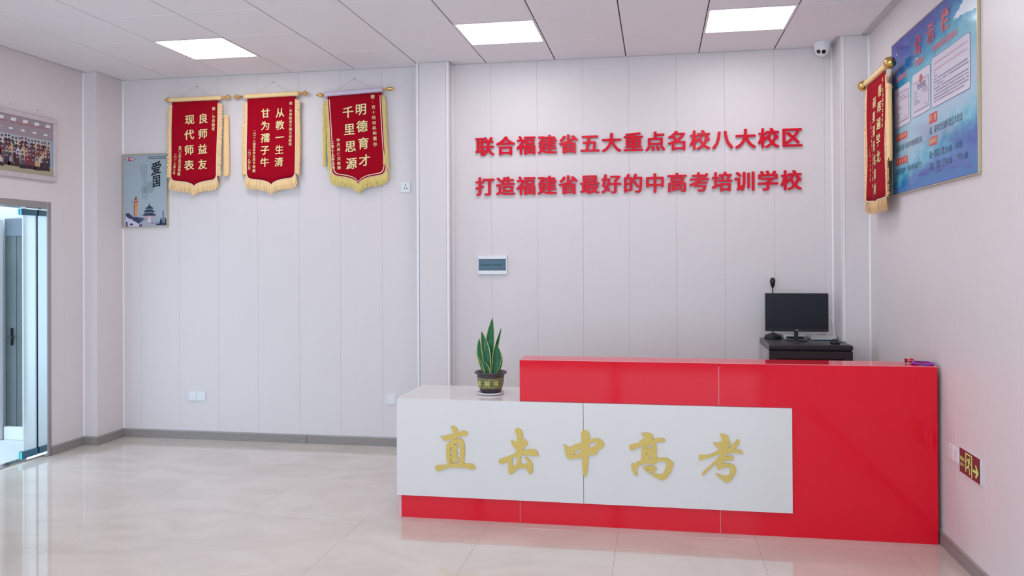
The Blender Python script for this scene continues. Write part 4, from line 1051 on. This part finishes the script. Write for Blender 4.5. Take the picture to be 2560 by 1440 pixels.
# router
t = thing('wireless_router', 'white router with one upright antenna on the cabinet, right of the monitor', 'router', (1.290, 6.77, 1.0))
q = MB()
v = [(-.100, -.055, .004), (.085, -.055, .004), (.100, .055, .004), (-.085, .055, .004), (-.104, -.062, .020), (.088, -.062, .020), (.112, .060, .026), (-.082, .060, .028)]
q.add(v, [(0, 3, 2, 1), (4, 5, 6, 7), (0, 1, 5, 4), (1, 2, 6, 5), (2, 3, 7, 6), (3, 0, 4, 7)], PLASTIC); q.build('router_body', t)
q = MB(); q.box(-.085, .07, -.0612, -.056, .007, .015, LABELW); q.build('port_strip', t)
q = MB(); q.tube([(.100, .05, .018), (.094, .052, .06), (.074, .055, .185)], [.0075, .0065, .0035], PLASTIC, 10); q.build('antenna', t)
# white box behind monitor
t = thing('white_modem', 'white sloping modem box lying behind the monitor stand', 'modem', (1.070, 6.80, 1.0))
q = MB(); q.box(-.075, .085, -.03, .045, .0, .034, PLASTIC, .006); q.box(-.06, .075, -.032, -.028, .006, .022, BLK, .001); q.build('modem_body', t)
q = MB(); q.tube([(.08, -.02, .02), (.09, -.045, .026), (.10, -.065, .010), (.105, -.08, .004)], .002, BLK, 6); q.build('cable', t)
q = MB(); q.tube([(-.10, -.06, .045), (-.10, -.062, .025), (-.10, -.06, .008)], .0025, BLK, 6); q.build('cable', t)
# mouse
t = thing('computer_mouse', 'black mouse at the front right corner of the cabinet top', 'mouse', (1.318, 6.475, 1.0), -.3)
bm = bmesh.new(); bmesh.ops.create_uvsphere(bm, u_segments=20, v_segments=12, radius=1)
q = MB(); bm.verts.index_update(); q.add([(v.co.x * .036, v.co.y * .052, max(0, v.co.z) * .034 + .002) for v in bm.verts], [[v.index for v in f.verts] for f in bm.faces], BLK, True); bm.free(); q.build('mouse_body', t)
q = MB(); q.box(-.003, .003, -.038, -.018, .024, .034, SLOT, .002); q.build('scroll_wheel', t)
q = MB(); q.tube([(0, .05, .006), (.03, .10, .004), (.06, .14, .0035), (.045, .20, .0035)], .0022, BLK, 6); q.build('cable', t)
q = MB(); q.tube([(1.255, 6.83, 1.004), (1.27, 6.86, 1.03), (1.30, 6.87, 1.036), (1.325, 6.865, 1.034)], .0022, mat('yellow_cable', rgb(190, 185, 100)), 6)
tag(q.build('network_cable'), 'short yellow network cable arching behind the router', 'cable')

# ================================================================== PLANT
PX, PY = -1.088, 5.295
t = thing('plant_saucer', 'white round saucer under the potted snake plant on the low counter', 'saucer', (PX, PY - .01, .7606))
q = MB(); q.lathe([(.070, 0), (.088, .004), (.090, .014), (.086, .014), (.080, .006), (.001, .005)], (0, 0, 0), SAUCER, 'z', 40); q.build('dish', t)
t = thing('snake_plant', 'potted snake plant with yellow-edged leaves in a dark pot on the white counter', 'plant', (PX, PY, .768))
q = MB()
q.lathe([(.001, .0), (.062, 0), (.068, .010), (.078, .034), (.086, .070), (.0905, .118), (.092, .122), (.106, .128), (.108, .134), (.104, .140), (.094, .139), (.089, .132), (.086, .112)], (0, 0, 0), POT, 'z', 48, cap=False); q.build('pot', t)
q = MB()
def prad(z): 
    K = [(0, .062), (.010, .068), (.034, .078), (.070, .086), (.118, .0905)]
    for (a, b), (c, d) in zip(K[:-1], K[1:]):
        if z <= c: return b + (d - b) * (z - a) / (c - a)
    return .0905
def patch(a0, a1, z0, z1, m, off=.0015):
    n = max(1, int(abs(a1 - a0) / 4)); vs = []
    for k in range(n + 1):
        a = math.radians(a0 + (a1 - a0) * k / n)
        for z in (z0, z1):
            r = prad(z) + off; vs.append((r * math.cos(a), r * math.sin(a), z))
    q.add(vs, [(2 * k, 2 * k + 2, 2 * k + 3, 2 * k + 1) for k in range(n)], m, True)
for z0, z1 in ((.034, .0375), (.098, .1015)): patch(180, 360, z0, z1, POTGOLD, .0018)
for k in range(29):
    a = 186 + k * 6
    for (z0, z1) in ((.040, .052), (.056, .066), (.070, .080), (.084, .094)): patch(a - 1.6, a + 1.6, z0, z1, POTGOLD)
q.build('gilt_lattice', t)
q = MB()
for a in (226, 265, 304):
    v, f = glyph('福', .03); ar = math.radians(a)
    k = .030 / REFH; out = []
    for p in v:
        dx, dz = (p[0] - REFC[0]) * k, (p[1] - REFC[1]) * k
        aa = ar + dx / .088; r = .0905; out.append((r * math.cos(aa), r * math.sin(aa), .068 + dz))
    q.add(out, f, LEAFY)
q.build('pot_lettering', t)
q = MB(); q.lathe([(.001, .112), (.05, .114), (.087, .110)], (0, 0, 0), SOIL, 'z', 32, cap=False); q.build('soil', t)
def leaf(base, tip, width, bend=(0, 0), yaw=0.0, wpos=.45, margin=.22, tipm=True, curl=.25):
    q = MB(); n = 16; b = Vector(base); tp = Vector(tip); ax = tp - b; L = ax.length
    sd = Vector((math.cos(yaw), math.sin(yaw), 0)); nrm = sd.cross(ax.normalized()); vs = []
    for i in range(n + 1):
        s = i / n
        c = b.lerp(tp, s) + Vector((bend[0], bend[1], 0)) * math.sin(PI * s)
        w = width * (0.42 + 0.58 * math.sin(PI / 2 * min(1, s / wpos))) if s < wpos else width * (math.cos(PI / 2 * (s - wpos) / (1 - wpos)) ** .85)
        w = max(w, .0008)
        for u in (-1, -1 + margin, -.35, 0, .35, 1 - margin, 1):
            p = c + sd * (u * w / 2) + nrm * (curl * w * (u * u - .5)); vs.append(p)
    N = len(vs); fr = [v[:] for v in vs]; bk = [(v - nrm * (-.002))[:] for v in vs]
    for m_, cols, rng in ((LEAFY, (0, 5), (0, n)), (LEAFG, (1, 2, 3, 4), (0, n - 1))):
        fs = []
        for i in range(*rng):
            for k in cols:
                a = i * 7 + k; fs.append((a, a + 1, a + 8, a + 7)); fs.append((N + a, N + a + 7, N + a + 8, N + a + 1))
        q.add(fr + bk, fs, m_, True)
    i = n - 1; q.add(fr + bk, [(i * 7 + k, i * 7 + k + 1, i * 7 + k + 8, i * 7 + k + 7) for k in (1, 2, 3, 4)], LEAFTIP if tipm else LEAFG, True)
    return q.build('leaf', t)
Zb = .112
def LX(zx): return (zx - 420) * .000432
def LZ(zy): return (1290 - zy) * .000425 + .002
leaf((LX(400), .010, Zb - .01), (LX(447), .010, LZ(135)), .066, (-.010, 0), .10, wpos=.52)
leaf((LX(385), -.004, Zb - .01), (LX(283), -.006, LZ(345)), .058, (.008, 0), .25, wpos=.55)
leaf((LX(365), .006, Zb - .01), (LX(243), -.002, LZ(455)), .054, (-.018, 0), -.45, wpos=.5)
leaf((LX(440), .000, Zb - .01), (LX(588), .004, LZ(283)), .044, (-.012, 0), 1.05, wpos=.45)
leaf((LX(455), -.014, Zb - .01), (LX(512), -.010, LZ(545)), .064, (.016, 0), .15, wpos=.60, margin=.14)
leaf((LX(480), .014, Zb - .01), (LX(545), .016, LZ(615)), .054, (.012, 0), -.1, wpos=.5)
leaf((LX(385), -.026, Zb - .01), (LX(290), -.034, LZ(765)), .044, (.012, 0), .3, wpos=.4, margin=.3)
leaf((LX(340), -.020, Zb - .01), (LX(240), -.024, LZ(715)), .012, (-.006, 0), .2, wpos=.4, margin=.4)

# ================================================================== KEYS ON THE RED COUNTER
t = thing('coiled_key_ring', 'purple coiled wrist ring with keys lying at the right end of the red counter', 'key ring', (1.53, 5.125, 1.020))
q = MB(); pts = []
N = 900
for k in range(N + 1):
    a = 2 * PI * k / N; b = 64 * a
    r = .048 + .0048 * math.cos(b)
    pts.append((r * math.cos(a) * 1.05, r * math.sin(a) * 1.35, .0075 + .0048 * math.sin(b)))
q.tube(pts, .0022, PURPLE, 5); q.build('coil', t)
q = MB(); q.tube([(-.052 + .011 * math.cos(a), .018 + .011 * math.sin(a), .006) for a in [2 * PI * k / 18 for k in range(19)]], .0012, KEYM, 6); q.build('split_ring', t)
q = MB(); q.box(-.088, -.060, .012, .024, .003, .0055, KEYM, .0008); q.box(-.112, -.088, .015, .020, .003, .005, KEYM, .0005); q.box(-.090, -.086, .010, .026, .002, .020, BLK, .001); q.build('key', t)
q = MB(); q.box(-.070, -.005, .040, .055, .014, .0165, KEYM, .0006); q.box(-.010, .0, .038, .057, .014, .0165, KEYM, .0006); q.build('key', t)
t = thing('red_plastic_tag', 'small red wedge-shaped tag standing behind the purple key ring', 'tag', (1.512, 5.185, 1.0205))
q = MB(); q.add([(-.034, 0, .006), (.016, 0, .006), (-.034, 0, .030), (-.034, .002, .006), (.016, .002, .006), (-.034, .002, .030)], [(0, 1, 2), (3, 5, 4), (0, 3, 4, 1), (1, 4, 5, 2), (2, 5, 3, 0)], REDPL)
q.box(-.040, .040, -.006, .008, 0, .006, REDPL, .001); q.build('tag_body', t)
